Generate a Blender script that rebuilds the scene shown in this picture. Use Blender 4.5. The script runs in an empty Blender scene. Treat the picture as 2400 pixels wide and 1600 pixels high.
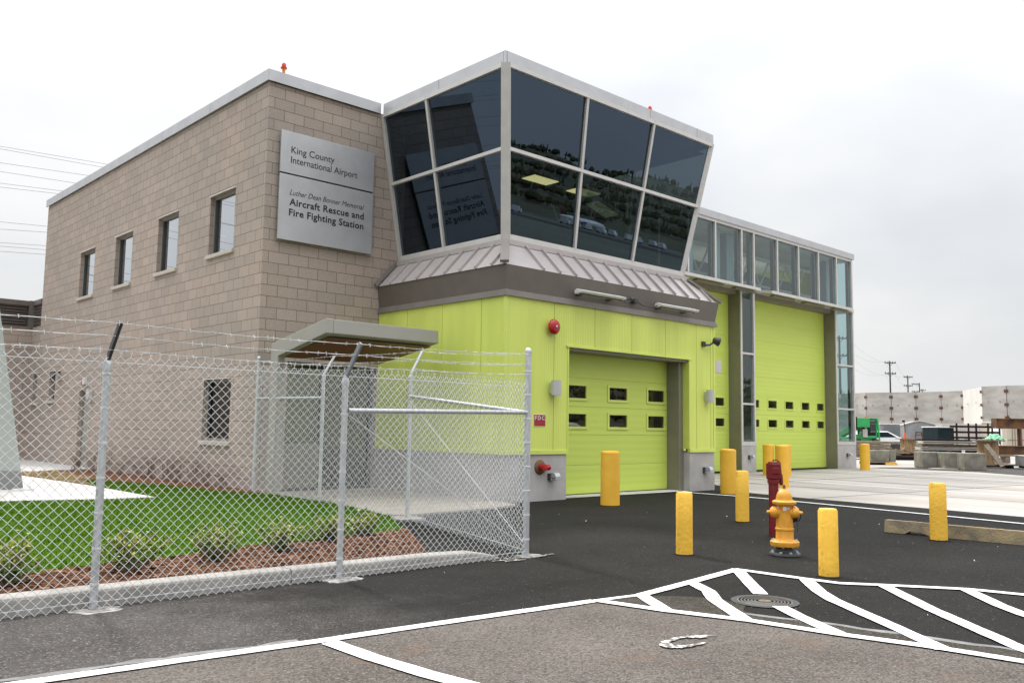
import bpy, math, random
import numpy as np
from mathutils import Vector, Matrix
random.seed(7); np.random.seed(7)
R = math.radians
SC = bpy.context.scene
COL = SC.collection

# ------------------------------------------------------------------ camera
EYE = 1.28
YAW, PITCH, ROLL = 0.820465134, 0.0971236461, 0.0152915350
FPX = 2063.17
cam_d = bpy.data.cameras.new("camera"); cam = bpy.data.objects.new("camera", cam_d); COL.objects.link(cam)
cam_d.sensor_width = 36.0; cam_d.lens = FPX / 2400 * 36.0
cam_d.clip_start = 0.05; cam_d.clip_end = 4000
fw = Vector((math.cos(YAW) * math.cos(PITCH), math.sin(YAW) * math.cos(PITCH), math.sin(PITCH)))
r0 = Vector((math.sin(YAW), -math.cos(YAW), 0)); u0 = r0.cross(fw)
rt = math.cos(ROLL) * r0 + math.sin(ROLL) * u0; up = -math.sin(ROLL) * r0 + math.cos(ROLL) * u0
cam.matrix_world = Matrix(((rt.x, up.x, -fw.x, 0), (rt.y, up.y, -fw.y, 0), (rt.z, up.z, -fw.z, EYE), (0, 0, 0, 1)))
SC.camera = cam

# ------------------------------------------------------------------ sky, sun, exposure
SUN_EL = R(47); SUN_DIR = Vector((0.17, 1.0, 0)).normalized()
SUN_AZ = math.atan2(SUN_DIR.x, SUN_DIR.y)          # clockwise from +Y
w = bpy.data.worlds.new("World"); SC.world = w; w.use_nodes = True
nt = w.node_tree; nt.nodes.clear()
out = nt.nodes.new("ShaderNodeOutputWorld")
sky = nt.nodes.new("ShaderNodeTexSky"); sky.sky_type = 'NISHITA'; sky.sun_disc = False
sky.sun_elevation = SUN_EL; sky.sun_rotation = SUN_AZ; sky.dust_density = 3.0; sky.air_density = 1.2
bg1 = nt.nodes.new("ShaderNodeBackground"); bg1.inputs[1].default_value = 0.10
nt.links.new(sky.outputs[0], bg1.inputs[0])
tc = nt.nodes.new("ShaderNodeTexCoord")
mp = nt.nodes.new("ShaderNodeMapping"); mp.inputs['Scale'].default_value = (1.0, 1.0, 2.2); mp.inputs['Rotation'].default_value = (0, 0, 2.2)
nt.links.new(tc.outputs['Generated'], mp.inputs[0])
n1 = nt.nodes.new("ShaderNodeTexNoise"); n1.inputs['Scale'].default_value = 1.7; n1.inputs['Detail'].default_value = 5; n1.inputs['Roughness'].default_value = 0.5
nt.links.new(mp.outputs[0], n1.inputs['Vector'])
cr = nt.nodes.new("ShaderNodeValToRGB")
cr.color_ramp.elements[0].position = 0.40; cr.color_ramp.elements[0].color = (0.93, 0.97, 1.02, 1)
cr.color_ramp.elements[1].position = 0.62; cr.color_ramp.elements[1].color = (1.20, 1.20, 1.20, 1)
nt.links.new(n1.outputs[0], cr.inputs[0])
bg2 = nt.nodes.new("ShaderNodeBackground"); bg2.inputs[1].default_value = 1.0
sxy = nt.nodes.new("ShaderNodeSeparateXYZ"); nt.links.new(tc.outputs['Generated'], sxy.inputs[0])
zc0 = nt.nodes.new("ShaderNodeMath"); zc0.operation = 'MAXIMUM'; zc0.inputs[1].default_value = 0.0; nt.links.new(sxy.outputs[2], zc0.inputs[0])
zp = nt.nodes.new("ShaderNodeMath"); zp.operation = 'POWER'; zp.inputs[1].default_value = 3.0; nt.links.new(zc0.outputs[0], zp.inputs[0])
zr = nt.nodes.new("ShaderNodeMath"); zr.operation = 'MULTIPLY_ADD'; zr.inputs[1].default_value = 3.5; zr.inputs[2].default_value = 0.65; nt.links.new(zp.outputs[0], zr.inputs[0])
vs_ = nt.nodes.new("ShaderNodeVectorMath"); vs_.operation = 'SCALE'; nt.links.new(cr.outputs[0], vs_.inputs[0]); nt.links.new(zr.outputs[0], vs_.inputs['Scale'])
nt.links.new(vs_.outputs[0], bg2.inputs[0])
mx = nt.nodes.new("ShaderNodeMixShader"); mx.inputs[0].default_value = 0.9
nt.links.new(bg1.outputs[0], mx.inputs[1]); nt.links.new(bg2.outputs[0], mx.inputs[2])
nt.links.new(mx.outputs[0], out.inputs[0])
sd = bpy.data.lights.new("sun", 'SUN'); sd.energy = 2.0; sd.angle = R(5); sd.color = (1.0, 0.95, 0.87)
so = bpy.data.objects.new("sun", sd); COL.objects.link(so)
sv = Vector((SUN_DIR.x * math.cos(SUN_EL), SUN_DIR.y * math.cos(SUN_EL), math.sin(SUN_EL)))
so.rotation_euler = sv.to_track_quat('Z', 'Y').to_euler(); so.location = sv * 60
SC.view_settings.view_transform = 'Standard'; SC.view_settings.look = 'None'
SC.view_settings.exposure = 0.25; SC.view_settings.gamma = 1.0
SC.render.engine = 'CYCLES'
SC.cycles.max_bounces = 8; SC.cycles.transparent_max_bounces = 24; SC.cycles.caustics_reflective = False; SC.cycles.caustics_refractive = False

# ------------------------------------------------------------------ helpers
def s2l(r, g, b):
    f = lambda c: (c / 255 / 12.92) if c / 255 <= 0.04045 else ((c / 255 + 0.055) / 1.055) ** 2.4
    return (f(r), f(g), f(b))
MATS = {}
def mat(name, c1, c2=None, rough=0.6, metal=0.0, scale=6.0, detail=4, bump=0.0, bscale=None, lo=0.35, hi=0.65, spec=0.5, fine=0.0, fscale=120.0, stretch=None):
    m = bpy.data.materials.new(name); m.use_nodes = True; N = m.node_tree.nodes; L = m.node_tree.links
    b = N["Principled BSDF"]; b.inputs['Roughness'].default_value = rough; b.inputs['Metallic'].default_value = metal
    b.inputs['Specular IOR Level'].default_value = spec
    if c2 is None: c2 = tuple(c * 0.86 for c in c1)
    t = N.new("ShaderNodeTexCoord"); vec = t.outputs['Object']
    if stretch:
        mpn = N.new("ShaderNodeMapping"); mpn.inputs['Scale'].default_value = stretch; L.new(vec, mpn.inputs[0]); vec = mpn.outputs[0]
    n = N.new("ShaderNodeTexNoise"); n.inputs['Scale'].default_value = scale; n.inputs['Detail'].default_value = detail; L.new(vec, n.inputs['Vector'])
    r = N.new("ShaderNodeValToRGB"); r.color_ramp.elements[0].position = lo; r.color_ramp.elements[1].position = hi
    r.color_ramp.elements[0].color = (*c2, 1); r.color_ramp.elements[1].color = (*c1, 1); L.new(n.outputs[0], r.inputs[0])
    col = r.outputs[0]
    if fine > 0:
        f = N.new("ShaderNodeTexNoise"); f.inputs['Scale'].default_value = fscale; f.inputs['Detail'].default_value = 2; L.new(vec, f.inputs['Vector'])
        mr = N.new("ShaderNodeMapRange"); mr.inputs[1].default_value = 0.3; mr.inputs[2].default_value = 0.7; mr.inputs[3].default_value = 1 - fine; mr.inputs[4].default_value = 1 + fine
        L.new(f.outputs[0], mr.inputs[0])
        mm = N.new("ShaderNodeVectorMath"); mm.operation = 'SCALE'; L.new(col, mm.inputs[0]); L.new(mr.outputs[0], mm.inputs['Scale']); col = mm.outputs[0]
    L.new(col, b.inputs['Base Color'])
    if bump > 0:
        bn = N.new("ShaderNodeTexNoise"); bn.inputs['Scale'].default_value = bscale or scale * 8; bn.inputs['Detail'].default_value = 3; L.new(vec, bn.inputs['Vector'])
        bp = N.new("ShaderNodeBump"); bp.inputs['Strength'].default_value = bump; bp.inputs['Distance'].default_value = 0.02; L.new(bn.outputs[0], bp.inputs['Height']); L.new(bp.outputs[0], b.inputs['Normal'])
    MATS[name] = m; return m
def glass(name, tint, ior=1.5, k=1.0, add=0.0, rcol=(1, 1, 1)):
    m = bpy.data.materials.new(name); m.use_nodes = True; N = m.node_tree.nodes; L = m.node_tree.links; N.clear()
    o = N.new("ShaderNodeOutputMaterial"); t = N.new("ShaderNodeBsdfTransparent"); t.inputs[0].default_value = (*tint, 1)
    g = N.new("ShaderNodeBsdfGlossy"); g.inputs['Roughness'].default_value = 0.005; g.inputs[0].default_value = (*rcol, 1)
    ge = N.new("ShaderNodeNewGeometry"); dt = N.new("ShaderNodeVectorMath"); dt.operation = 'DOT_PRODUCT'; L.new(ge.outputs['Normal'], dt.inputs[0]); L.new(ge.outputs['Incoming'], dt.inputs[1])
    ab = N.new("ShaderNodeMath"); ab.operation = 'ABSOLUTE'; L.new(dt.outputs['Value'], ab.inputs[0])
    om = N.new("ShaderNodeMath"); om.operation = 'SUBTRACT'; om.inputs[0].default_value = 1.0; L.new(ab.outputs[0], om.inputs[1])
    pw = N.new("ShaderNodeMath"); pw.operation = 'POWER'; pw.inputs[1].default_value = 5.0; L.new(om.outputs[0], pw.inputs[0])
    R0 = 2 * ((ior - 1) / (ior + 1)) ** 2
    f = N.new("ShaderNodeMath"); f.operation = 'MULTIPLY_ADD'; f.inputs[1].default_value = 1 - R0; f.inputs[2].default_value = R0; L.new(pw.outputs[0], f.inputs[0])
    ma = N.new("ShaderNodeMath"); ma.operation = 'MULTIPLY_ADD'; ma.inputs[1].default_value = k; ma.inputs[2].default_value = add; ma.use_clamp = True
    L.new(f.outputs[0], ma.inputs[0])
    x = N.new("ShaderNodeMixShader"); L.new(ma.outputs[0], x.inputs[0]); L.new(t.outputs[0], x.inputs[1]); L.new(g.outputs[0], x.inputs[2]); L.new(x.outputs[0], o.inputs[0])
    MATS[name] = m; return m
def emit(name, c, s):
    m = bpy.data.materials.new(name); m.use_nodes = True; b = m.node_tree.nodes["Principled BSDF"]
    b.inputs['Base Color'].default_value = (*c, 1); b.inputs['Emission Color'].default_value = (*c, 1); b.inputs['Emission Strength'].default_value = s
    MATS[name] = m; return m

class MB:
    def __init__(s): s.v = []; s.f = []; s.m = []
    def face(s, pts, m=0):
        i = len(s.v); s.v += [tuple(p) for p in pts]; s.f.append(tuple(range(i, i + len(pts)))); s.m.append(m); return s
    def hexa(s, p, m=0):
        i = len(s.v); s.v += [tuple(q) for q in p]
        for q in ((0, 3, 2, 1), (4, 5, 6, 7), (0, 1, 5, 4), (1, 2, 6, 5), (2, 3, 7, 6), (3, 0, 4, 7)):
            s.f.append(tuple(i + k for k in q)); s.m.append(m)
        return s
    def box(s, x0, x1, y0, y1, z0, z1, m=0):
        return s.hexa([(x0, y0, z0), (x1, y0, z0), (x1, y1, z0), (x0, y1, z0), (x0, y0, z1), (x1, y0, z1), (x1, y1, z1), (x0, y1, z1)], m)
    def obox(s, c, size, mt, m=0):
        c = Vector(c); p = []
        for dz in (-.5, .5):
            for dx, dy in ((-.5, -.5), (.5, -.5), (.5, .5), (-.5, .5)):
                p.append(c + mt @ Vector((dx * size[0], dy * size[1], dz * size[2])))
        return s.hexa(p, m)
    def bar(s, a, b, wx, wy, m=0, upv=(0, 0, 1)):
        a = Vector(a); b = Vector(b); d = (b - a).normalized(); u = Vector(upv)
        if abs(d.dot(u)) > 0.99: u = Vector((0, 1, 0))
        x = d.cross(u).normalized(); y = x.cross(d).normalized()
        p = []
        for e in (a, b):
            for i, j in ((-.5, -.5), (.5, -.5), (.5, .5), (-.5, .5)): p.append(e + x * (i * wx) + y * (j * wy))
        return s.hexa(p, m)
    def tube(s, pts, r, n=8, m=0, cap=True):
        pts = [Vector(p) for p in pts]; rings = []
        rr = r if isinstance(r, (list, tuple)) else [r] * len(pts)
        ref = None
        for k, p in enumerate(pts):
            d = (pts[min(k + 1, len(pts) - 1)] - pts[max(k - 1, 0)]).normalized()
            if ref is None:
                ref = Vector((0, 0, 1)) if abs(d.z) < .9 else Vector((1, 0, 0))
            x = d.cross(ref).normalized(); y = x.cross(d).normalized(); ref = y
            i = len(s.v)
            for q in range(n):
                a = 2 * math.pi * q / n; s.v.append(tuple(p + x * (math.cos(a) * rr[k]) + y * (math.sin(a) * rr[k])))
            rings.append(i)
        for k in range(len(rings) - 1):
            for q in range(n):
                a, b = rings[k] + q, rings[k] + (q + 1) % n; c, d = rings[k + 1] + (q + 1) % n, rings[k + 1] + q
                s.f.append((a, b, c, d)); s.m.append(m)
        if cap:
            s.f.append(tuple(rings[0] + q for q in range(n - 1, -1, -1))); s.m.append(m)
            s.f.append(tuple(rings[-1] + q for q in range(n))); s.m.append(m)
        return s
    def lathe(s, prof, c=(0, 0, 0), mt=None, n=24, m=0):
        c = Vector(c); mt = mt or Matrix.Identity(3); rings = []
        for r, z in prof:
            i = len(s.v)
            for q in range(n):
                a = 2 * math.pi * q / n; s.v.append(tuple(c + mt @ Vector((r * math.cos(a), r * math.sin(a), z))))
            rings.append(i)
        for k in range(len(rings) - 1):
            for q in range(n):
                s.f.append((rings[k] + q, rings[k] + (q + 1) % n, rings[k + 1] + (q + 1) % n, rings[k + 1] + q)); s.m.append(m)
        s.f.append(tuple(rings[0] + q for q in range(n - 1, -1, -1))); s.m.append(m)
        s.f.append(tuple(rings[-1] + q for q in range(n))); s.m.append(m)
        return s
    def prism(s, poly, z0, z1, m=0):
        i = len(s.v); n = len(poly)
        s.v += [(x, y, z0) for x, y in poly] + [(x, y, z1) for x, y in poly]
        s.f.append(tuple(i + k for k in range(n - 1, -1, -1))); s.m.append(m)
        s.f.append(tuple(i + n + k for k in range(n))); s.m.append(m)
        for k in range(n): s.f.append((i + k, i + (k + 1) % n, i + n + (k + 1) % n, i + n + k)); s.m.append(m)
        return s
    def extr(s, prof, fn, m=0):
        """profile [(a,b)] swept between fn(0,a,b) and fn(1,a,b)"""
        i = len(s.v); n = len(prof)
        s.v += [tuple(fn(0, a, b)) for a, b in prof] + [tuple(fn(1, a, b)) for a, b in prof]
        for k in range(n): s.f.append((i + k, i + (k + 1) % n, i + n + (k + 1) % n, i + n + k)); s.m.append(m)
        s.f.append(tuple(i + k for k in range(n - 1, -1, -1))); s.m.append(m); s.f.append(tuple(i + n + k for k in range(n))); s.m.append(m)
        return s
    def build(s, name, mats, parent=None, org=None, smooth=False, bevel=0.0, kind=None, fix=True, seg=2):
        if org is None and parent is not None:
            root = parent
            while root.parent: root = root.parent
            org = root.location
        if org is None: org = (0, 0, 0)
        me = bpy.data.meshes.new(name); v = np.array(s.v, dtype=float) - np.array(org, dtype=float)
        me.from_pydata(v.tolist(), [], s.f)
        if not isinstance(mats, (list, tuple)): mats = [mats]
        for q in mats: me.materials.append(MATS[q] if isinstance(q, str) else q)
        me.polygons.foreach_set('material_index', s.m)
        me.update()
        if fix:
            import bmesh
            bm = bmesh.new(); bm.from_mesh(me); bmesh.ops.recalc_face_normals(bm, faces=bm.faces); bm.to_mesh(me); bm.free()
        if smooth:
            me.polygons.foreach_set('use_smooth', [True] * len(me.polygons)); me.set_sharp_from_angle(angle=R(35))
        o = bpy.data.objects.new(name, me); COL.objects.link(o)
        if parent is not None: o.parent = parent
        else: o.location = org
        if kind: o['kind'] = kind
        if bevel > 0:
            b = o.modifiers.new("bevel", 'BEVEL'); b.width = bevel; b.segments = seg; b.limit_method = 'ANGLE'; b.angle_limit = R(40)
        return o
def build_split(b, name, mats, parent):
    for k in range(0, len(b.v), 8):
        q = MB(); q.hexa(b.v[k:k + 8], b.m[k // 8 * 6]); o = q.build(name, mats, parent)
    return o
def tag(o, label, cat, group=None):
    o['label'] = label; o['category'] = cat
    if group: o['group'] = group
    return o
def thing(name, loc, label, cat, group=None, rz=0.0):
    o = bpy.data.objects.new(name, None); COL.objects.link(o); o.empty_display_size = 0.2; o.location = loc; o.rotation_euler = (0, 0, rz)
    return tag(o, label, cat, group)
def kids(o): return [c for c in bpy.data.objects if c.parent == o]
def copy_tree(o, parent=None):
    c = o.copy(); COL.objects.link(c)
    if parent is not None: c.parent = parent
    for ch in list(o.children): copy_tree(ch, c)
    return c
def dup(o, loc, label, rz=None):
    c = copy_tree(o); c.location = loc; c['label'] = label
    if rz is not None: c.rotation_euler = (0, 0, rz)
    return c
def text_mesh(mb, txt, fn, width, height_cap, bold=0.0, shear=0.0, m=0, depth=0.0, gap=1.0):
    cu = bpy.data.curves.new("t", 'FONT'); cu.body = txt; cu.size = 1; cu.offset = bold; cu.shear = shear; cu.space_character = gap; cu.resolution_u = 3
    o = bpy.data.objects.new("t", cu); COL.objects.link(o)
    dg = bpy.context.evaluated_depsgraph_get(); me = bpy.data.meshes.new_from_object(o.evaluated_get(dg))
    vs = np.array([v.co[:] for v in me.vertices]); x0 = vs[:, 0].min(); sx = width / (vs[:, 0].max() - x0); sz = height_cap / 0.73
    i = len(mb.v); mb.v += [tuple(fn((v[0] - x0) * sx, v[1] * sz)) for v in vs]
    for p in me.polygons: mb.f.append(tuple(i + k for k in p.vertices)); mb.m.append(m)
    bpy.data.objects.remove(o); bpy.data.curves.remove(cu); bpy.data.meshes.remove(me)
def wall(mb, ax, pos, u0, u1, z0, z1, holes, depth, m=0, mr=None):
    """flat wall face at ax=pos with rectangular openings; reveals run to pos+depth"""
    us = sorted({u0, u1, *[h[0] for h in holes], *[h[1] for h in holes]}); zs = sorted({z0, z1, *[h[2] for h in holes], *[h[3] for h in holes]})
    P = (lambda u, z, d=0: (pos + d, u, z)) if ax == 'x' else (lambda u, z, d=0: (u, pos + d, z))
    for a, b in zip(us, us[1:]):
        for c, d in zip(zs, zs[1:]):
            if any(h[0] <= (a + b) / 2 <= h[1] and h[2] <= (c + d) / 2 <= h[3] for h in holes): continue
            mb.face([P(a, c), P(b, c), P(b, d), P(a, d)], m)
    for h in holes:
        a, b, c, d = h[:4]; q = m if mr is None else mr
        mb.face([P(a, c), P(a, d), P(a, d, depth), P(a, c, depth)], q); mb.face([P(b, c), P(b, c, depth), P(b, d, depth), P(b, d)], q)
        mb.face([P(a, d), P(b, d), P(b, d, depth), P(a, d, depth)], q)
        if c > z0 + .01: mb.face([P(a, c), P(a, c, depth), P(b, c, depth), P(b, c)], q)
def frame_rect(mb, ax, pos, u0, u1, z0, z1, t, d, m=0):
    """rectangular frame, members butted"""
    B = (lambda a, b, c, e: mb.box(pos, pos + d, a, b, c, e, m)) if ax == 'x' else (lambda a, b, c, e: mb.box(a, b, pos, pos + d, c, e, m))
    B(u0, u0 + t, z0, z1); B(u1 - t, u1, z0, z1); B(u0 + t, u1 - t, z1 - t, z1); B(u0 + t, u1 - t, z0, z0 + t)
def ray(px, py):
    d = fw + rt * ((px - 1200) / FPX) - up * ((py - 800) / FPX); return d
def spot(px, d, z=0.0):
    """ground point in image column px at depth d from the photographer"""
    q = ray(px, 1010); q = q * (d / q.dot(fw)); return Vector((q.x, q.y, z))
def atd(px, py, d):
    q = ray(px, py) * d; return Vector((q.x, q.y, q.z + EYE))

# ------------------------------------------------------------------ materials
def brick_mat():
    m = bpy.data.materials.new("block_masonry"); m.use_nodes = True; N = m.node_tree.nodes; L = m.node_tree.links; b = N["Principled BSDF"]
    b.inputs['Roughness'].default_value = 0.9; b.inputs['Specular IOR Level'].default_value = 0.25
    t = N.new("ShaderNodeTexCoord"); sp = N.new("ShaderNodeSeparateXYZ"); L.new(t.outputs['Object'], sp.inputs[0])
    su = N.new("ShaderNodeMath"); su.operation = 'SUBTRACT'; L.new(sp.outputs[0], su.inputs[0]); L.new(sp.outputs[1], su.inputs[1])
    a2 = N.new("ShaderNodeMath"); a2.operation = 'ADD'; a2.inputs[1].default_value = 100 * 0.42 + 0.23; L.new(su.outputs[0], a2.inputs[0])
    a3 = N.new("ShaderNodeMath"); a3.operation = 'ADD'; a3.inputs[1].default_value = -0.0547 + 0.2103 * 20; L.new(sp.outputs[2], a3.inputs[0])
    cb = N.new("ShaderNodeCombineXYZ"); L.new(a2.outputs[0], cb.inputs[0]); L.new(a3.outputs[0], cb.inputs[1])
    br = N.new("ShaderNodeTexBrick"); br.inputs['Scale'].default_value = 1.0; br.inputs['Brick Width'].default_value = 0.42; br.inputs['Row Height'].default_value = 0.2103
    br.inputs['Mortar Size'].default_value = 0.0062; br.inputs['Mortar Smooth'].default_value = 0.25; br.inputs['Bias'].default_value = 0.0
    br.inputs['Color1'].default_value = (0.405, 0.336, 0.294, 1); br.inputs['Color2'].default_value = (0.345, 0.294, 0.258, 1); br.inputs['Mortar'].default_value = (0.175, 0.132, 0.108, 1)
    L.new(cb.outputs[0], br.inputs['Vector'])
    n = N.new("ShaderNodeTexNoise"); n.inputs['Scale'].default_value = 70; n.inputs['Detail'].default_value = 3; L.new(t.outputs['Object'], n.inputs['Vector'])
    mr = N.new("ShaderNodeMapRange"); mr.inputs[1].default_value = .3; mr.inputs[2].default_value = .7; mr.inputs[3].default_value = .86; mr.inputs[4].default_value = 1.14; L.new(n.outputs[0], mr.inputs[0])
    n2 = N.new("ShaderNodeTexNoise"); n2.inputs['Scale'].default_value = 0.55; n2.inputs['Detail'].default_value = 5; L.new(t.outputs['Object'], n2.inputs['Vector'])
    r2 = N.new("ShaderNodeValToRGB"); r2.color_ramp.elements[0].position = .35; r2.color_ramp.elements[1].position = .65; r2.color_ramp.elements[0].color = (0.93, 0.95, 0.95, 1); r2.color_ramp.elements[1].color = (1.05, 1.01, 0.98, 1); L.new(n2.outputs[0], r2.inputs[0])
    v1 = N.new("ShaderNodeVectorMath"); v1.operation = 'SCALE'; L.new(br.outputs[0], v1.inputs[0]); L.new(mr.outputs[0], v1.inputs['Scale'])
    v2 = N.new("ShaderNodeVectorMath"); v2.operation = 'MULTIPLY'; L.new(v1.outputs[0], v2.inputs[0]); L.new(r2.outputs[0], v2.inputs[1]); L.new(v2.outputs[0], b.inputs['Base Color'])
    bp = N.new("ShaderNodeBump"); bp.invert = True; bp.inputs['Strength'].default_value = .6; bp.inputs['Distance'].default_value = .008; L.new(br.outputs['Fac'], bp.inputs['Height'])
    bp2 = N.new("ShaderNodeBump"); bp2.inputs['Strength'].default_value = .25; bp2.inputs['Distance'].default_value = .004; L.new(n.outputs[0], bp2.inputs['Height']); L.new(bp.outputs[0], bp2.inputs['Normal']); L.new(bp2.outputs[0], b.inputs['Normal'])
    MATS["block_masonry"] = m
brick_mat()
def asphalt_mat(name, c1, c2, stone, rough, sparse, spec=0.5, stains=False, fade=None):
    m = bpy.data.materials.new(name); m.use_nodes = True; N = m.node_tree.nodes; L = m.node_tree.links; b = N["Principled BSDF"]
    t = N.new("ShaderNodeTexCoord"); O = t.outputs['Object']
    n1 = N.new("ShaderNodeTexNoise"); n1.inputs['Scale'].default_value = .9; n1.inputs['Detail'].default_value = 6; n1.inputs['Roughness'].default_value = .6; L.new(O, n1.inputs['Vector'])
    r1 = N.new("ShaderNodeValToRGB"); r1.color_ramp.elements[0].position = .3; r1.color_ramp.elements[1].position = .7; r1.color_ramp.elements[0].color = (*c2, 1); r1.color_ramp.elements[1].color = (*c1, 1); L.new(n1.outputs[0], r1.inputs[0])
    vo = N.new("ShaderNodeTexVoronoi"); vo.inputs['Scale'].default_value = 95; L.new(O, vo.inputs['Vector'])
    sx = N.new("ShaderNodeSeparateXYZ"); L.new(vo.outputs['Color'], sx.inputs[0])
    mr = N.new("ShaderNodeMapRange"); mr.inputs[1].default_value = 0; mr.inputs[2].default_value = 1; mr.inputs[3].default_value = .55; mr.inputs[4].default_value = 1.45; L.new(sx.outputs[0], mr.inputs[0])
    v1 = N.new("ShaderNodeVectorMath"); v1.operation = 'SCALE'; L.new(r1.outputs[0], v1.inputs[0]); L.new(mr.outputs[0], v1.inputs['Scale'])
    gt = N.new("ShaderNodeMath"); gt.operation = 'GREATER_THAN'; gt.inputs[1].default_value = sparse; L.new(sx.outputs[1], gt.inputs[0])
    mi = N.new("ShaderNodeMix"); mi.data_type = 'RGBA'; L.new(gt.outputs[0], mi.inputs[0]); L.new(v1.outputs[0], mi.inputs[6]); mi.inputs[7].default_value = (*stone, 1); fin = mi.outputs[2]
    # drips, rust-coloured blotches and darker tyre-worn patches
    n5 = N.new("ShaderNodeTexNoise"); n5.inputs['Scale'].default_value = 2.3; n5.inputs['Detail'].default_value = 5; L.new(O, n5.inputs['Vector'])
    r5 = N.new("ShaderNodeValToRGB"); r5.color_ramp.elements[0].position = .58; r5.color_ramp.elements[1].position = .75; r5.color_ramp.elements[0].color = (0, 0, 0, 1); r5.color_ramp.elements[1].color = (.55, .55, .55, 1) if stains else (.3, .3, .3, 1); L.new(n5.outputs[0], r5.inputs[0])
    m5 = N.new("ShaderNodeMix"); m5.data_type = 'RGBA'; L.new(r5.outputs[0], m5.inputs[0]); L.new(fin, m5.inputs[6]); m5.inputs[7].default_value = (0.13, 0.085, 0.062, 1) if stains else tuple(x * .45 for x in c2) + (1,); fin = m5.outputs[2]
    if stains:
        n6 = N.new("ShaderNodeTexVoronoi"); n6.inputs['Scale'].default_value = 1.7; n6.inputs['Randomness'].default_value = 1.0; L.new(O, n6.inputs['Vector'])
        n7 = N.new("ShaderNodeTexNoise"); n7.inputs['Scale'].default_value = 9; L.new(O, n7.inputs['Vector'])
        a7 = N.new("ShaderNodeMath"); a7.operation = 'MULTIPLY_ADD'; a7.inputs[1].default_value = .16; L.new(n7.outputs[0], a7.inputs[0]); L.new(n6.outputs['Distance'], a7.inputs[2])
        r6 = N.new("ShaderNodeValToRGB"); r6.color_ramp.elements[0].position = .10; r6.color_ramp.elements[1].position = .17; r6.color_ramp.elements[0].color = (.6, .6, .6, 1); r6.color_ramp.elements[1].color = (0, 0, 0, 1); L.new(a7.outputs[0], r6.inputs[0])
        m6 = N.new("ShaderNodeMix"); m6.data_type = 'RGBA'; L.new(r6.outputs[0], m6.inputs[0]); L.new(fin, m6.inputs[6]); m6.inputs[7].default_value = (0.045, 0.04, 0.038, 1); fin = m6.outputs[2]
    if fade:      # lit tone painted in along the kerb, ragged fade to the black paving beyond
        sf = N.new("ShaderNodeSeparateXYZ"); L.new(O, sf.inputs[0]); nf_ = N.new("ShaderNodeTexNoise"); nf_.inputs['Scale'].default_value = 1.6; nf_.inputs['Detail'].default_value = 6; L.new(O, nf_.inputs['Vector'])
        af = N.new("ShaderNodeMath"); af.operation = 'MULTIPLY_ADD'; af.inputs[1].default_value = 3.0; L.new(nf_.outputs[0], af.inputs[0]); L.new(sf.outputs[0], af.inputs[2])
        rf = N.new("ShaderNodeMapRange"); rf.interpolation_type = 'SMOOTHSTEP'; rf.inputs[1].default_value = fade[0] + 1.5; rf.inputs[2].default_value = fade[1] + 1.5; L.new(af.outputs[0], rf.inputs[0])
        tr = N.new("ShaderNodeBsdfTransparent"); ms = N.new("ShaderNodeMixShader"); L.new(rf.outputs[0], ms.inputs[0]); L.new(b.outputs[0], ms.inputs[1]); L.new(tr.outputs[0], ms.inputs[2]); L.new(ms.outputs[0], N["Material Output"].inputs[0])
    L.new(fin, b.inputs['Base Color'])
    b.inputs['Roughness'].default_value = rough; b.inputs['Specular IOR Level'].default_value = spec
    n3 = N.new("ShaderNodeTexNoise"); n3.inputs['Scale'].default_value = 90; n3.inputs['Detail'].default_value = 3; L.new(O, n3.inputs['Vector'])
    ad = N.new("ShaderNodeMath"); ad.operation = 'ADD'; L.new(n3.outputs[0], ad.inputs[0]); L.new(vo.outputs['Distance'], ad.inputs[1])
    bp = N.new("ShaderNodeBump"); bp.inputs['Strength'].default_value = .7; bp.inputs['Distance'].default_value = .006; L.new(ad.outputs[0], bp.inputs['Height']); L.new(bp.outputs[0], b.inputs['Normal'])
    MATS[name] = m
asphalt_mat("new_asphalt", (0.017, 0.0155, 0.014), (0.009, 0.0085, 0.008), (0.07, 0.066, 0.06), .78, .99, .12)
asphalt_mat("old_asphalt", (0.124, 0.108, 0.096), (0.080, 0.069, 0.060), (0.16, 0.145, 0.13), .85, .93, .15, True)
asphalt_mat("lit_asphalt", (0.084, 0.077, 0.072), (0.050, 0.045, 0.042), (0.17, 0.162, 0.155), .78, .95, .12, False, (2.0, 4.6))  # same new paving, brighter colour stands in for light falling by the kerb
asphalt_mat("patch_asphalt", (0.060, 0.053, 0.044), (0.030, 0.026, 0.020), (0.12, 0.11, 0.10), .8, .96, .12)
asphalt_mat("grey_asphalt", (0.075, 0.07, 0.068), (0.05, 0.047, 0.046), (0.15, 0.145, 0.14), .8, .96, .15)
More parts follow.
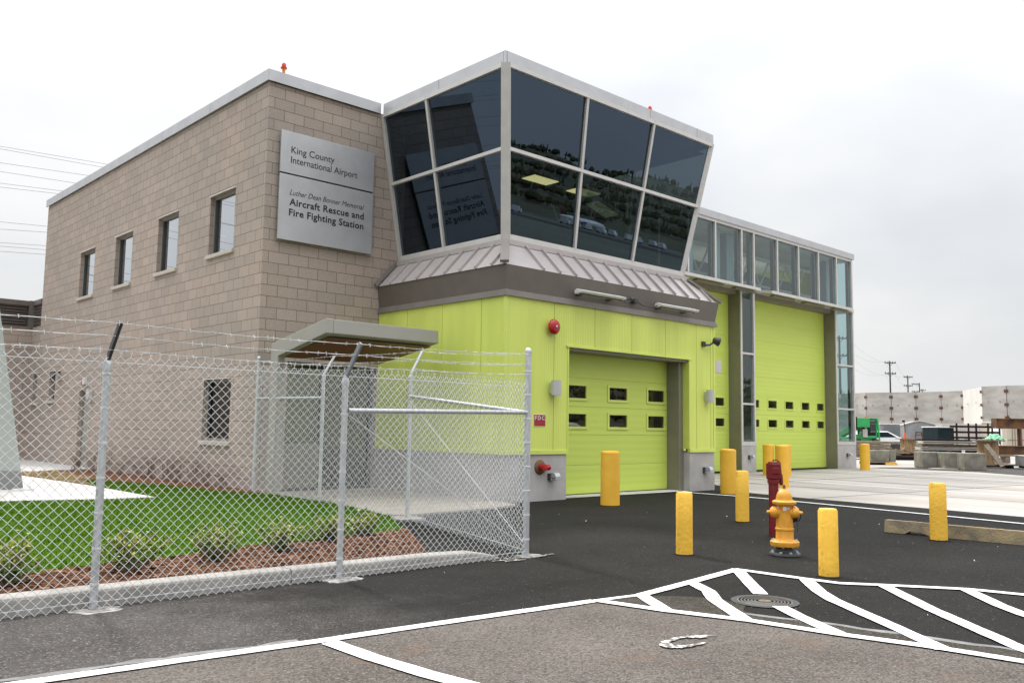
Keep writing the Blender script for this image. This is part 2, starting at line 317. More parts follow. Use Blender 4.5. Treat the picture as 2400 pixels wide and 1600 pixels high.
def ribbed(name, c1, c2, pitch, ax, rough=.45, bst=.16):
    m = mat(name, c1, c2, rough=rough, scale=1.0, spec=.35, detail=7, stretch=(2.2, 2.2, .35) if ax == 'u' else (.5, .5, 1.6)); N = m.node_tree.nodes; L = m.node_tree.links
    t = N.new("ShaderNodeTexCoord"); sp = N.new("ShaderNodeSeparateXYZ"); L.new(t.outputs['Object'], sp.inputs[0])
    ad = N.new("ShaderNodeMath"); ad.operation = 'ADD'; L.new(sp.outputs[0], ad.inputs[0]); L.new(sp.outputs[1], ad.inputs[1])
    src = ad.outputs[0] if ax == 'u' else sp.outputs[2]
    mu = N.new("ShaderNodeMath"); mu.operation = 'MULTIPLY'; mu.inputs[1].default_value = 2 * math.pi / pitch; L.new(src, mu.inputs[0])
    si = N.new("ShaderNodeMath"); si.operation = 'SINE'; L.new(mu.outputs[0], si.inputs[0])
    pw = N.new("ShaderNodeMath"); pw.operation = 'GREATER_THAN'; pw.inputs[1].default_value = .55; L.new(si.outputs[0], pw.inputs[0])
    bp = N.new("ShaderNodeBump"); bp.invert = True; bp.inputs['Strength'].default_value = bst; bp.inputs['Distance'].default_value = .01; L.new(si.outputs[0], bp.inputs['Height']); L.new(bp.outputs[0], N["Principled BSDF"].inputs['Normal'])
    return m
GR1, GR2 = (0.63, 0.715, 0.15), (0.555, 0.635, 0.13)
ribbed("green_siding", GR1, GR2, .047, 'u')
ribbed("green_door", (0.575, 0.695, 0.13), (0.555, 0.67, 0.125), .135, 'z', .5, .10)
mat("green_trim", GR1, GR2, rough=.4, scale=2)
mat("brushed_silver", (0.52, 0.52, 0.535), (0.47, 0.47, 0.485), rough=.42, metal=.55, scale=3)
mat("mullion_metal", (0.60, 0.58, 0.56), (0.55, 0.53, 0.51), rough=.45, metal=.2, scale=5)
mat("seam_metal", (0.44, 0.40, 0.39), (0.41, 0.37, 0.36), rough=.38, metal=.15, scale=4)
mat("brown_panel", (0.125, 0.105, 0.088), (0.112, 0.094, 0.079), rough=.55, scale=3, fine=.1, fscale=200)
mat("brown_trim", (0.24, 0.215, 0.20), (0.21, 0.19, 0.175), rough=.45, metal=.2, scale=4)
mat("jamb_brown", (0.215, 0.20, 0.155), (0.195, 0.18, 0.14), rough=.55, scale=3)
mat("canopy_grey", (0.33, 0.315, 0.282), (0.31, 0.296, 0.264), rough=.5, scale=2)
mat("concrete", (0.46, 0.445, 0.43), (0.375, 0.36, 0.345), rough=.85, scale=2.3, detail=7, bump=.25, bscale=40, fine=.06)
mat("concrete_apron", (0.385, 0.355, 0.325), (0.265, 0.24, 0.215), rough=.75, scale=.8, detail=8, bump=.15, bscale=60, fine=.06, stretch=(1.0, .35, 1))
mat("concrete_white", (0.54, 0.515, 0.485), (0.45, 0.425, 0.40), rough=.8, scale=1.5, bump=.1)
mat("concrete_kerb", (0.345, 0.325, 0.30), (0.25, 0.235, 0.215), rough=.85, scale=5, detail=6, bump=.2, bscale=90, fine=.08)
mat("concrete_walk", (0.36, 0.32, 0.265), (0.29, 0.255, 0.21), rough=.85, scale=3, detail=6, bump=.15)
mat("concrete_old", (0.28, 0.265, 0.225), (0.155, 0.145, 0.12), rough=.9, scale=3, detail=8, bump=.35, bscale=25, fine=.1, fscale=60)
mat("concrete_panel", (0.46, 0.435, 0.405), (0.32, 0.30, 0.28), rough=.9, scale=.45, detail=8, fine=.06, fscale=6, stretch=(1, 1, 3))
mat("concrete_panel_lit", (0.66, 0.64, 0.60), (0.60, 0.58, 0.55), rough=.9, scale=.5)  # panel concrete brightened, light on the turned panel put into its colour
mat("white_paint", (0.80, 0.79, 0.77), (0.46, 0.44, 0.42), rough=.65, scale=16, detail=10, lo=.30, hi=.44, bump=.2, bscale=120)
mat("worn_paint", (0.62, 0.60, 0.58), (0.125, 0.112, 0.102), rough=.75, scale=30, detail=9, lo=.46, hi=.60)
mat("footing_mix", (0.40, 0.38, 0.36), (0.13, 0.12, 0.115), rough=.9, scale=17, detail=9, lo=.38, hi=.60)
mat("tar_stain", (0.205, 0.20, 0.20), (0.11, 0.105, 0.10), rough=.7, scale=7, detail=8)
mat("yellow_paint", (0.83, 0.47, 0.045), (0.77, 0.42, 0.036), rough=.45, scale=4, detail=6, bump=.0)
mat("yellow_rough", (0.84, 0.49, 0.048), (0.52, 0.29, 0.04), rough=.55, scale=13, detail=9, lo=.30, hi=.41, bump=.35, bscale=30)
mat("hydrant_yellow", (0.72, 0.345, 0.035), (0.62, 0.28, 0.024), rough=.42, scale=14, detail=5, bump=.25, bscale=90)
mat("red_paint", (0.19, 0.008, 0.012), (0.13, 0.006, 0.010), rough=.4, scale=8)
mat("bell_red", (0.42, 0.012, 0.018), (0.36, 0.010, 0.014), rough=.3, scale=8)
mat("sign_red", (0.33, 0.014, 0.016), (0.29, 0.012, 0.014), rough=.4, scale=8)
mat("white_plastic", (0.72, 0.72, 0.71), (0.66, 0.66, 0.65), rough=.4, scale=6)
mat("black_metal", (0.035, 0.035, 0.036), (0.022, 0.022, 0.023), rough=.45, scale=12)
mat("dark_iron", (0.075, 0.078, 0.082), (0.045, 0.047, 0.05), rough=.55, metal=.4, scale=18)
mat("galvanised", (0.56, 0.575, 0.59), (0.43, 0.445, 0.46), rough=.42, metal=.45, scale=14, detail=6, stretch=(3, 3, .6))
mat("wire_galvanised", (0.63, 0.64, 0.64), (0.50, 0.51, 0.51), rough=.45, metal=.0, scale=40)
mat("lid_iron", (0.05, 0.045, 0.04), (0.03, 0.028, 0.026), rough=.7, scale=12)
mat("lid_ring", (0.11, 0.10, 0.088), (0.07, 0.063, 0.056), rough=.7, scale=12)
mat("lid_spot", (0.17, 0.13, 0.06), (0.08, 0.07, 0.05), rough=.8, scale=30)
mat("brass_rust", (0.24, 0.125, 0.06), (0.15, 0.075, 0.04), rough=.5, metal=.5, scale=25)
mat("rust", (0.22, 0.10, 0.035), (0.055, 0.030, 0.022), rough=.85, scale=2.2, detail=8, bump=.3)
mat("rust_bracket", (0.12, 0.048, 0.026), (0.07, 0.03, 0.018), rough=.8, scale=3)
mat("wood_grey", (0.27, 0.215, 0.165), (0.12, 0.092, 0.07), rough=.85, scale=5, detail=7, stretch=(1, 6, 6))
mat("wood_tan", (0.36, 0.245, 0.135), (0.18, 0.11, 0.055), rough=.8, scale=4, detail=7, stretch=(4, 4, .8))
mat("soffit_wood", (0.22, 0.095, 0.035), (0.14, 0.06, 0.025), rough=.5, scale=6, stretch=(.6, 6, 6))
mat("grass_soil", (0.045, 0.095, 0.003), (0.03, 0.07, 0.002), rough=.95, spec=.03, scale=9)
def leafmat(name, cols, rough=.55):
    m = bpy.data.materials.new(name); m.use_nodes = True; N = m.node_tree.nodes; L = m.node_tree.links; b = N["Principled BSDF"]; b.inputs['Roughness'].default_value = rough; b.inputs['Specular IOR Level'].default_value = .03
    g = N.new("ShaderNodeNewGeometry"); r = N.new("ShaderNodeValToRGB"); e = r.color_ramp.elements
    while len(e) < len(cols): e.new(.5)
    for k, c in enumerate(cols): e[k].position = k / (len(cols) - 1); e[k].color = (*c, 1)
    L.new(g.outputs['Random Per Island'], r.inputs[0]); L.new(r.outputs[0], b.inputs['Base Color']); MATS[name] = m
leafmat("grass_blade", [(0.036, 0.105, 0.002), (0.068, 0.160, 0.003), (0.050, 0.132, 0.002), (0.095, 0.185, 0.005)])
leafmat("bark_chips", [(0.050, 0.023, 0.014), (0.115, 0.052, 0.030), (0.19, 0.092, 0.052), (0.075, 0.033, 0.020), (0.27, 0.155, 0.10)], .9)
leafmat("shrub_leaf", [(0.07, 0.13, 0.02), (0.17, 0.23, 0.03), (0.40, 0.39, 0.05), (0.10, 0.17, 0.025), (0.30, 0.33, 0.06), (0.60, 0.57, 0.38)])
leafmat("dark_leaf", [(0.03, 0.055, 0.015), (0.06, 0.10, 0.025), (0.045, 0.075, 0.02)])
leafmat("dry_stalk", [(0.17, 0.115, 0.085), (0.26, 0.185, 0.14), (0.13, 0.085, 0.07)])
leafmat("cobble", [(0.26, 0.18, 0.07), (0.34, 0.26, 0.13), (0.20, 0.13, 0.06), (0.40, 0.34, 0.22)], .85)
leafmat("wood_mix", [(0.05, 0.075, 0.025), (0.10, 0.085, 0.05), (0.07, 0.065, 0.04), (0.03, 0.05, 0.022)], .9)
mat("hill_ground", (0.085, 0.085, 0.045), (0.05, 0.055, 0.03), rough=.95, scale=.03, detail=8)
mat("field", (0.15, 0.155, 0.11), (0.10, 0.105, 0.075), rough=.95, scale=.02, detail=6)
mat("yard_gravel", (0.38, 0.36, 0.335), (0.29, 0.27, 0.25), rough=.9, scale=.5, detail=8, fine=.12, fscale=30)
mat("pylon_white", (0.37, 0.395, 0.37), (0.33, 0.355, 0.33), rough=.4, scale=2)
mat("pylon_grey", (0.22, 0.225, 0.215), (0.19, 0.195, 0.185), rough=.5, scale=2)
mat("louver", (0.15, 0.128, 0.118), (0.13, 0.11, 0.10), rough=.5, metal=.2, scale=4)
mat("window_frame", (0.27, 0.255, 0.23), (0.24, 0.225, 0.205), rough=.45, scale=5)
mat("sill_stone", (0.50, 0.455, 0.395), (0.44, 0.40, 0.345), rough=.8, scale=6)
mat("dark_frame", (0.05, 0.055, 0.052), (0.04, 0.043, 0.041), rough=.4, scale=5)
mat("interior_dark", (0.075, 0.078, 0.08), (0.06, 0.062, 0.065), rough=.9, scale=1)
mat("interior_pale", (0.62, 0.63, 0.58), (0.56, 0.57, 0.53), rough=.9, scale=1)
mat("interior_steel", (0.34, 0.40, 0.42), (0.30, 0.36, 0.38), rough=.6, scale=2)
mat("truss_white", (0.74, 0.75, 0.74), (0.68, 0.69, 0.68), rough=.6, scale=3)
mat("duct_grey", (0.20, 0.22, 0.23), (0.16, 0.175, 0.185), rough=.5, scale=3)
mat("roof_membrane", (0.45, 0.45, 0.45), (0.38, 0.38, 0.38), rough=.9, scale=1)
mat("lift_green", (0.030, 0.36, 0.10), (0.022, 0.28, 0.08), rough=.4, scale=3)
mat("tyre", (0.03, 0.029, 0.028), (0.05, 0.048, 0.045), rough=.9, scale=5)
mat("shed_metal", (0.30, 0.305, 0.315), (0.20, 0.205, 0.215), rough=.5, metal=.3, scale=1.2, detail=7)
mat("container_beige", (0.47, 0.42, 0.34), (0.42, 0.37, 0.30), rough=.6, scale=1)
mat("teal_dark", (0.010, 0.022, 0.027), (0.007, 0.017, 0.021), rough=.8, spec=.15, scale=2)
mat("stake_black", (0.022, 0.014, 0.012), (0.015, 0.010, 0.009), rough=.85, spec=.15, scale=4)
mat("orange_plastic", (0.62, 0.12, 0.04), (0.55, 0.10, 0.03), rough=.5, scale=6)
mat("tarp_green", (0.20, 0.48, 0.30), (0.12, 0.34, 0.20), rough=.5, scale=6)
mat("car_white", (0.74, 0.75, 0.76), (0.70, 0.71, 0.72), rough=.25, scale=2)
mat("pole_wood", (0.065, 0.052, 0.045), (0.045, 0.036, 0.032), rough=.9, scale=3)
mat("cable", (0.30, 0.30, 0.31), rough=.6)
mat("placard", (0.52, 0.47, 0.45), (0.46, 0.42, 0.40), rough=.5, scale=3)
mat("black_letter", (0.012, 0.012, 0.013), (0.010, 0.010, 0.011), rough=.5)
mat("beacon_amber", (0.70, 0.25, 0.02), (0.62, 0.20, 0.02), rough=.3)
mat("beacon_red", (0.60, 0.03, 0.02), (0.52, 0.02, 0.015), rough=.25)
mat("sink_litter", (0.62, 0.60, 0.57), (0.5, 0.48, 0.46), rough=.9, scale=20)
glass("tower_glass", (0.20, 0.225, 0.22), 1.5, 1.1, 0.02, (0.56, 0.74, 1.0))
glass("bay_glass", (0.62, 0.75, 0.75), 1.55, 0.85, 0.02, (0.92, 0.97, 1.0))
glass("window_glass", (0.20, 0.22, 0.24), 1.6, 1.3, 0.36, (0.90, 0.95, 1.0))
glass("cab_glass", (0.30, 0.33, 0.33), 1.3, 1.0, 0.0)
glass("door_glass", (0.16, 0.17, 0.17), 1.5, 1.0, 0.03)
emit("ceiling_lamp", (1.0, 0.88, 0.42), 1.9)
emit("bay_lamp", (1.0, 0.97, 0.9), 4.0)

# ================================================================== SETTING
def sheet(name, poly, z, m, thick=None):
    b = MB()
    if thick: b.prism(poly, z - thick, z)
    else: b.face([(x, y, z) for x, y in poly])
    o = b.build(name, m, kind='structure'); return o
def grid_sheet(name, x0, x1, y0, y1, z, m):
    return sheet(name, [(x0, y0), (x1, y0), (x1, y1), (x0, y1)], z, m)
grid_sheet("ground", -1500, 1500, -1500, 1500, -0.012, "field")
sheet("yard_ground", [(16.5, -12), (170, -60), (170, 140), (31.0, 40), (31.0, 15.0), (31.0, 9.0), (29.0, 0)], -0.006, "yard_gravel")
LINE = [(-6.0, 5.66), (1.202, 4.857), (2.051, 4.773), (2.829, 4.681), (3.589, 4.616), (5.05, 4.47)]
ISB = [(5.064, 4.456), (5.172, 3.92), (5.353, 3.36), (5.452, 2.754), (5.573, 2.264), (5.637, 1.758), (5.80, 0.6), (6.05, -1.5), (6.6, -6.0)]
# darker newer asphalt in front of the station, then the older paving nearer the photographer
sheet("asphalt", [(-14, 7.2), (-14, 5.9)] + LINE + ISB + [(9, -12), (24, -12), (18.0, 0), (16.4, 4.74), (16.8, 8.9), (18.3, 12.6), (18, 16), (10, 15), (6.0, 16), (-14, 16)], 0.0, "new_asphalt")
sheet("parking_lot", [(-14, 5.9)] + LINE + ISB + [(9, -12), (4, -40), (-14, -40)], 0.0, "old_asphalt")
sheet("asphalt_patch", [(5.06, 4.456), (5.30, 4.43), (5.50, 4.37), (5.78, 4.12), (5.86, 3.85), (5.80, 3.66), (5.62, 3.56), (5.57, 3.38), (5.70, 2.95), (5.82, 2.36), (5.915, 1.84), (6.05, 1.0), (6.3, 0)] + [(5.9, 0.0), (5.80, .6), (5.637, 1.758), (5.573, 2.264), (5.452, 2.754), (5.353, 3.36), (5.172, 3.92)], 0.0045, "patch_asphalt")
sheet("asphalt_strip", [(-12, 7.0), (-12, 5.95)] + LINE[:-1] + [(4.5, 4.60), (5.6, 5.3), (6.1, 6.2), (6.0, 6.9)], 0.004, "lit_asphalt")
AP = [(18.4, 15.05), (17.925, 12.12), (17.2, 11.2), (16.24, 10.1), (16.01, 8.91), (15.87, 7.71), (15.73, 6.25), (15.47, 4.74), (15.0, 1.5), (14.4, -2.5), (14, -8), (30, -8), (31.0, 9.4), (32.2, 11.2), (31.75, 14.7), (31.7, 15.05)]
apron = sheet("concrete_apron", AP, 0.004, "concrete_apron")
sheet("yard_strip", [(31.05, 9.4), (31.2, 5.0), (36, 6), (37.4, 12.0), (33.0, 14.9), (31.9, 15.0), (31.8, 14.7), (32.25, 11.2)], 0.0, "grey_asphalt")
b = MB()
for a, c in (((16.0, 8.6), (31.0, 7.2)), ((15.6, 4.2), (30.8, 2.4)), ((17.9, 12.0), (31.6, 11.5))):
    b.bar((a[0], a[1], .0065), (c[0], c[1], .0065), .018, .003)
for x in (19.3, 23.0, 26.4, 29.4): b.bar((x, 15.0, .0065), (x - .9, -4, .0065), .018, .003)
b.build("pavement_joint", "dark_iron", kind='structure')
# ---- painted markings: polylines with a width, jittered edges
def stripe(b, pts, wd, z=0.008, jit=.0025):
    P = []
    for a, c in zip(pts, pts[1:]):
        a = Vector((*a, 0)); c = Vector((*c, 0)); n = max(2, int((c - a).length / .12))
        for k in range(n): P.append(a.lerp(c, k / n))
    P.append(Vector((*pts[-1], 0)))
    Lf, Rt = [], []
    for k, p in enumerate(P):
        d = (P[min(k + 1, len(P) - 1)] - P[max(0, k - 1)]).normalized(); nn = Vector((-d.y, d.x, 0)) * wd / 2
        Lf.append(p + nn * (1 + random.uniform(-jit, jit) / wd * 2)); Rt.append(p - nn * (1 + random.uniform(-jit, jit) / wd * 2))
    for k in range(len(P) - 1):
        b.face([(Rt[k].x, Rt[k].y, z), (Rt[k + 1].x, Rt[k + 1].y, z), (Lf[k + 1].x, Lf[k + 1].y, z), (Lf[k].x, Lf[k].y, z)])
b = MB()
stripe(b, [(-8, 5.88)] + LINE[1:] , .098)
b.build("road_marking", "white_paint", kind='structure')
b = MB(); stripe(b, [(2.872, 4.61), (2.868, 4.17), (2.90, 3.72), (2.97, 3.2), (3.05, 2.4), (3.2, 0.5)], .115, .0085); b.build("bay_marking", "white_paint", kind='structure')
b = MB(); stripe(b, [(5.03, 4.47), (5.30, 4.43), (5.50, 4.40)], .06, .0088); stripe(b, [(5.50, 4.395), (6.3, 4.50), (7.22, 4.635)], .10, .0092)
stripe(b, [(7.20, 4.66), (7.232, 3.992), (7.265, 3.66), (7.453, 3.425), (7.859, 2.841), (7.958, 2.462), (8.2, 1.2), (8.5, -.6)], .10, .0096)
stripe(b, [(5.064, 4.456), (5.172, 3.92), (5.353, 3.36), (5.452, 2.754), (5.573, 2.264), (5.637, 1.758), (5.80, .6), (6.05, -1.5)], .10, .0100)
for pts in ([(5.506, 4.40), (5.187, 3.93)], [(6.27, 4.47), (6.05, 4.15), (5.80, 3.93), (5.33, 3.36)], [(7.12, 4.56), (6.269, 3.819)], [(5.95, 3.47), (5.745, 3.204), (5.46, 2.77)], [(7.24, 3.97), (6.75, 3.58), (6.502, 3.337), (5.937, 2.62), (5.56, 2.16)], [(7.46, 3.38), (6.727, 2.687), (5.94, 1.85), (5.72, 1.5)], [(7.82, 2.85), (7.311, 2.428), (7.087, 2.198), (6.6, 1.6), (5.84, .7)], [(8.1, 1.9), (7.2, 1.0), (6.0, -.6)]):
    stripe(b, pts, .115, .0104)
b.build("island_marking", "white_paint", kind='structure')
b = MB()
stripe(b, [(11.62, 11.32), (15.42, 11.22), (15.2, 10.85)], .12, .0085); stripe(b, [(15.15, 10.9), (15.18, 9.77), (15.10, 8.94), (14.80, 7.19), (14.27, 4.38), (13.9, 2.4), (13.3, -1)], .10, .009)
b.build("lane_marking", "white_paint", kind='structure')
b = MB()
stripe(b, [(21.7, 14.4), (21.54, 13.42), (21.39, 12.64), (20.98, 10.19), (20.54, 6.28), (20.0, 2)], .11, .0085); stripe(b, [(27.95, 14.2), (27.74, 12.86), (27.04, 8.25), (26.4, 4)], .11, .0085)
b.build("apron_marking", "white_paint", kind='structure')
b = MB()
for k in range(34):
    a = k / 34 * 2 * math.pi * .80 + R(-43) + .75; rr = 1 + random.uniform(-.12, .12)
    c = (4.53 + .175 * math.cos(a) * rr, 3.275 + .085 * math.sin(a) * rr)
    L_ = random.uniform(.02, .05); b.face([(c[0] - L_, c[1] - random.uniform(.008, .02), .0085 + k * 2e-5), (c[0] + L_ * .8, c[1] - random.uniform(.005, .022), .0085 + k * 2e-5), (c[0] + L_, c[1] + random.uniform(.006, .02), .0085 + k * 2e-5), (c[0] - L_ * .8, c[1] + random.uniform(.006, .02), .0085 + k * 2e-5)])
stripe(b, [(4.62, 3.34), (4.74, 3.29), (4.81, 3.238)], .02, .0098, .006)
b.build("paint_mark", "worn_paint", kind='structure')
b = MB(); stripe(b, [(5.551, 3.513), (5.685, 2.998), (5.817, 2.362), (5.916, 1.842), (6.1, 1.0)], .06, .006, .02); b.build("paint_ghost", "tar_stain", kind='structure')
b = MB(); stripe(b, [(-3, 5.44), (1.202, 4.97), (2.0, 4.87), (2.75, 4.76)], .075, .006, .03); b.build("seal_band", "tar_stain", kind='structure')
b = MB()
for k in range(70):
    x, y = random.uniform(3.5, 13), random.uniform(2.6, 9.5)
    if y > 6.3 and x < 6.6: continue
    r_ = random.choice((.003, .004, .004, .005, .009)); a = random.uniform(0, 3); c_, s_ = math.cos(a) * r_, math.sin(a) * r_
    b.hexa([(x - c_, y - s_, .006), (x + s_, y - c_, .006), (x + c_, y + s_, .006), (x - s_, y + c_, .006), (x - c_ * .6, y - s_ * .6, .008 + r_ * .8), (x + s_ * .6, y - c_ * .6, .008 + r_), (x + c_ * .6, y + s_ * .5, .008 + r_ * .7), (x - s_ * .5, y + c_ * .6, .008 + r_ * .6)], random.choice((0, 0, 1, 2)))
tag(b.build("loose_gravel", ["concrete_old", "white_plastic", "tar_stain"], kind='stuff', fix=False), "scattered pale gravel bits and scraps on the black asphalt", "gravel")
b = MB()
for (x0_, y0_, x1_, y1_) in ((5.72, 6.36, 6.02, 6.30), (5.80, 6.27, 6.05, 6.25), (5.9, 6.40, 6.12, 6.36), (6.3, 6.30, 6.55, 6.36)): stripe(b, [(x0_, y0_), ((x0_ + x1_) / 2, (y0_ + y1_) / 2 + .01), (x1_, y1_)], .028, .0115, .008)
b.build("paint_spill", "worn_paint", kind='structure')
# manhole cover in the hatched island
mh = thing("manhole_cover", (6.05, 3.65, 0.006), "round ringed iron manhole cover set between the white hatch lines", "manhole")
b = MB(); b.lathe([(.25, 0.0), (.25, .0015), (.222, .002), (.222, .001)], (6.05, 3.65, .006), n=40); b.build("rim", "dark_iron", mh, smooth=True)
b = MB()
b.lathe([(.22, .0), (.22, .0022)], (6.05, 3.65, .006), n=40, m=0)
for r_ in (.205, .18, .155, .13, .105, .08):
    b.lathe([(r_, .0023), (r_ - .006, .0042), (r_ - .013, .0042), (r_ - .014, .0023)], (6.05, 3.65, .006), n=40, m=1)
b.build("lid", ["lid_iron", "lid_ring"], mh)
b = MB(); b.lathe([(.05, .0023), (.05, .0045), (.02, .005)], (6.05, 3.65, .006), n=14); b.build("paint_spot", "lid_spot", mh)
# ---- kerb, lawn, bed, walk
def kz(x): return .125 if x < 2.6 else max(.085, .125 - (x - 2.6) * .016)
kb = [(-6, .13), (1, .13), (2.6, .125), (3.655, .115), (3.667, .115), (5.2, .10), (5.62, .085), (5.84, .045), (5.93, .012)]
b = MB()
def kerb_seg(a, c):
    (x0, h0), (x1, h1) = a, c
    p = lambda x, h: [(x, 6.485, -.02), (x, 6.495, h - .022), (x, 6.503, h - .007), (x, 6.52, h), (x, 6.68, h), (x, 6.69, -.02)]
    A, B_ = p(x0, h0), p(x1, h1); i = len(b.v); b.v += A + B_; n = 6
    for k in range(n): b.f.append((i + k, i + (k + 1) % n, i + n + (k + 1) % n, i + n + k)); b.m.append(0)
    b.f.append(tuple(i + k for k in range(n))); b.m.append(0); b.f.append(tuple(i + n + k for k in range(n))); b.m.append(0)
for a, c in zip(kb, kb[1:]):
    if a[0] == 3.655: continue
    kerb_seg(a, c)
b.build("kerb", "concrete_kerb", kind='structure')
MUL = [(-6, 6.69), (1.6, 6.69), (3.8, 6.69), (5.1, 6.69), (5.35, 6.95), (5.7, 7.5), (6.05, 8.1), (6.2, 8.42), (5.183, 8.221), (4.196, 8.156), (3.175, 7.887), (2.346, 7.808), (1.825, 7.598), (-6, 7.1)]
LAWN = [(-6, 7.1), (1.825, 7.598), (2.346, 7.808), (3.175, 7.887), (4.196, 8.156), (5.183, 8.221), (6.2, 8.43), (6.9, 9.7), (7.13, 10.74), (7.42, 12.13), (7.36, 13.7), (7.0, 15.0), (6.75, 17.0), (6.1, 19.0), (5.62, 18.2), (5.49, 14.09), (4.663, 14.166), (3.426, 14.535), (-6, 16.5)]
sheet("planting_bed", MUL, .075, "bark_chips", .2)
sheet("lawn_soil", LAWN, .09, "grass_soil", .2)
PAD = [(5.30, 21.2), (5.505, 17.1), (5.492, 14.09), (4.663, 14.166), (3.426, 14.535), (-6, 16.6), (-6, 30)]
sheet("concrete_pad", PAD, .105, "concrete_white", .2)
sheet("side_path", [(5.30, 21.2), (5.31, 29.7), (7.6, 29.7), (7.6, 23.2), (6.4, 23.0), (6.2, 22.2)], .098, "concrete", .2)
sheet("entry_walk", [(7.43, 12.13), (7.13, 10.74), (7.30, 10.34), (7.66, 10.26), (9.2, 10.36), (10.0, 10.55), (10.19, 11.05), (10.19, 14.95), (7.37, 14.95)], .03, "concrete_walk", .1)
sheet("garden_soil", [(7.6, 14.9), (7.36, 13.7), (7.0, 15.0), (6.75, 17.0), (6.1, 19.0), (5.62, 18.2), (5.4, 19.0), (5.30, 21.2), (6.2, 22.2), (6.4, 23.0), (7.6, 23.2)], .085, "bark_chips", .2)
def inpoly(x, y, P):
    c = False; n = len(P)
    for k in range(n):
        x0, y0 = P[k]; x1, y1 = P[(k + 1) % n]
        if (y0 > y) != (y1 > y) and x < (x1 - x0) * (y - y0) / (y1 - y0) + x0: c = not c
    return c
def scatter(P, n, xmin=None):
    xs = [p[0] for p in P]; ys = [p[1] for p in P]; o = []
    x0 = max(min(xs), xmin if xmin is not None else -1e9)
    while len(o) < n:
        x = random.uniform(x0, max(xs)); y = random.uniform(min(ys), max(ys))
        if inpoly(x, y, P): o.append((x, y))
    return o
b = MB()
for x, y in scatter(LAWN, 34000, -1.5):
    a = random.uniform(0, 6.28); h = random.uniform(.022, .055); wd = random.uniform(.004, .007); l = random.uniform(-.02, .02); l2 = random.uniform(-.02, .02)
    b.face([(x - wd * math.cos(a), y - wd * math.sin(a), .088), (x + wd * math.cos(a), y + wd * math.sin(a), .088), (x + l, y + l2, .088 + h)])
tag(b.build("lawn_grass", "grass_blade", kind='stuff', fix=False), "short bright green mown lawn behind the bark mulch bed", "grass")
b = MB()
for x, y in scatter(MUL, 7500, -1.5):
    a = random.uniform(0, 6.28); L_ = random.uniform(.012, .035); wd = random.uniform(.005, .013); t = random.uniform(-.5, .5); z0 = .078 + random.uniform(0, .022)
    dx, dy = math.cos(a), math.sin(a)
    b.face([(x - dx * L_ - dy * wd, y - dy * L_ + dx * wd, z0 - t * L_ * .5), (x + dx * L_ - dy * wd, y + dy * L_ + dx * wd, z0 + t * L_ * .5), (x + dx * L_ + dy * wd, y + dy * L_ - dx * wd, z0 + t * L_ * .5 + .006), (x - dx * L_ + dy * wd, y - dy * L_ - dx * wd, z0 - t * L_ * .5 + .006)])
tag(b.build("bark_mulch", "bark_chips", kind='stuff', fix=False), "reddish brown bark mulch filling the bed along the kerb", "mulch")
b = MB()
for x, y in scatter([(5.32, 21.0), (5.52, 17.2), (5.75, 18.4), (6.2, 19.2), (6.3, 22.0), (5.6, 22.0)], 700):
    r_ = random.uniform(.02, .05)
    b.hexa([(x - r_, y - r_, .08), (x + r_, y - r_ * .8, .08), (x + r_ * .9, y + r_, .08), (x - r_ * .8, y + r_, .08), (x - r_ * .5, y - r_ * .5, .10 + r_), (x + r_ * .6, y - r_ * .4, .095 + r_), (x + r_ * .4, y + r_ * .5, .10 + r_), (x - r_ * .4, y + r_ * .4, .10 + r_)])
tag(b.build("river_stones", "cobble", kind='stuff', fix=False), "yellowish stones and dead leaves in the bed beyond the white pad", "stones")
# ---- shrubs: one plant each
def leaf(b, p, s, m):
    n = Vector((random.gauss(0, 1), random.gauss(0, 1), random.gauss(.4, 1))).normalized(); u = n.orthogonal().normalized(); u = Matrix.Rotation(random.uniform(0, 6.28), 3, n) @ u; v = n.cross(u)
    b.face([p - u * s, p - v * s * .45, p + u * s, p + v * s * .45], m)
def shrub(loc, rad, h, n, label):
    x, y = loc; t = thing("shrub", (x, y, .08), label, "shrub", "young shrubs in the mulch bed")
    st = MB(); fo = MB()
    for k in range(26):
        a = random.uniform(0, 6.28); r_ = rad * math.sqrt(random.random()); hh = h * random.uniform(.6, 1.0) * (1 - .35 * (r_ / rad) ** 2)
        p0 = Vector((x + random.uniform(-.03, .03), y + random.uniform(-.03, .03), .07)); p1 = Vector((x + r_ * math.cos(a), y + r_ * math.sin(a), .08 + hh))
        mid = p0.lerp(p1, .5) + Vector((random.uniform(-.03, .03), random.uniform(-.03, .03), -.02))
        st.tube([p0, mid, p1], [.006, .004, .002], 4)
        for q in range(n):
            f_ = random.random() ** .6; p = (p0.lerp(mid, f_ * 2) if f_ < .5 else mid.lerp(p1, f_ * 2 - 1)) + Vector((random.gauss(0, .025), random.gauss(0, .025), random.gauss(0, .02)))
            if p.z < .1: continue
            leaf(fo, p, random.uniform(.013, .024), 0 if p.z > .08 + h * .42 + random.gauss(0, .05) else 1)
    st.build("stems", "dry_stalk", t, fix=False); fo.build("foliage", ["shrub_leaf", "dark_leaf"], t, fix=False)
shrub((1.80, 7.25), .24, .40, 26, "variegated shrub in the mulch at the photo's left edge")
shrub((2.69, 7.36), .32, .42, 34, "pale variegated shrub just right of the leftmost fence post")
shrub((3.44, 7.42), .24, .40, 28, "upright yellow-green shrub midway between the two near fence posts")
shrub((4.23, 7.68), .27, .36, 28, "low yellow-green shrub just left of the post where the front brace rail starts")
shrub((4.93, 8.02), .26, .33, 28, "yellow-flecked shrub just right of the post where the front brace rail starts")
shrub((5.49, 8.22), .24, .30, 24, "smallest yellow shrub at the lawn corner, farthest right in the bed")
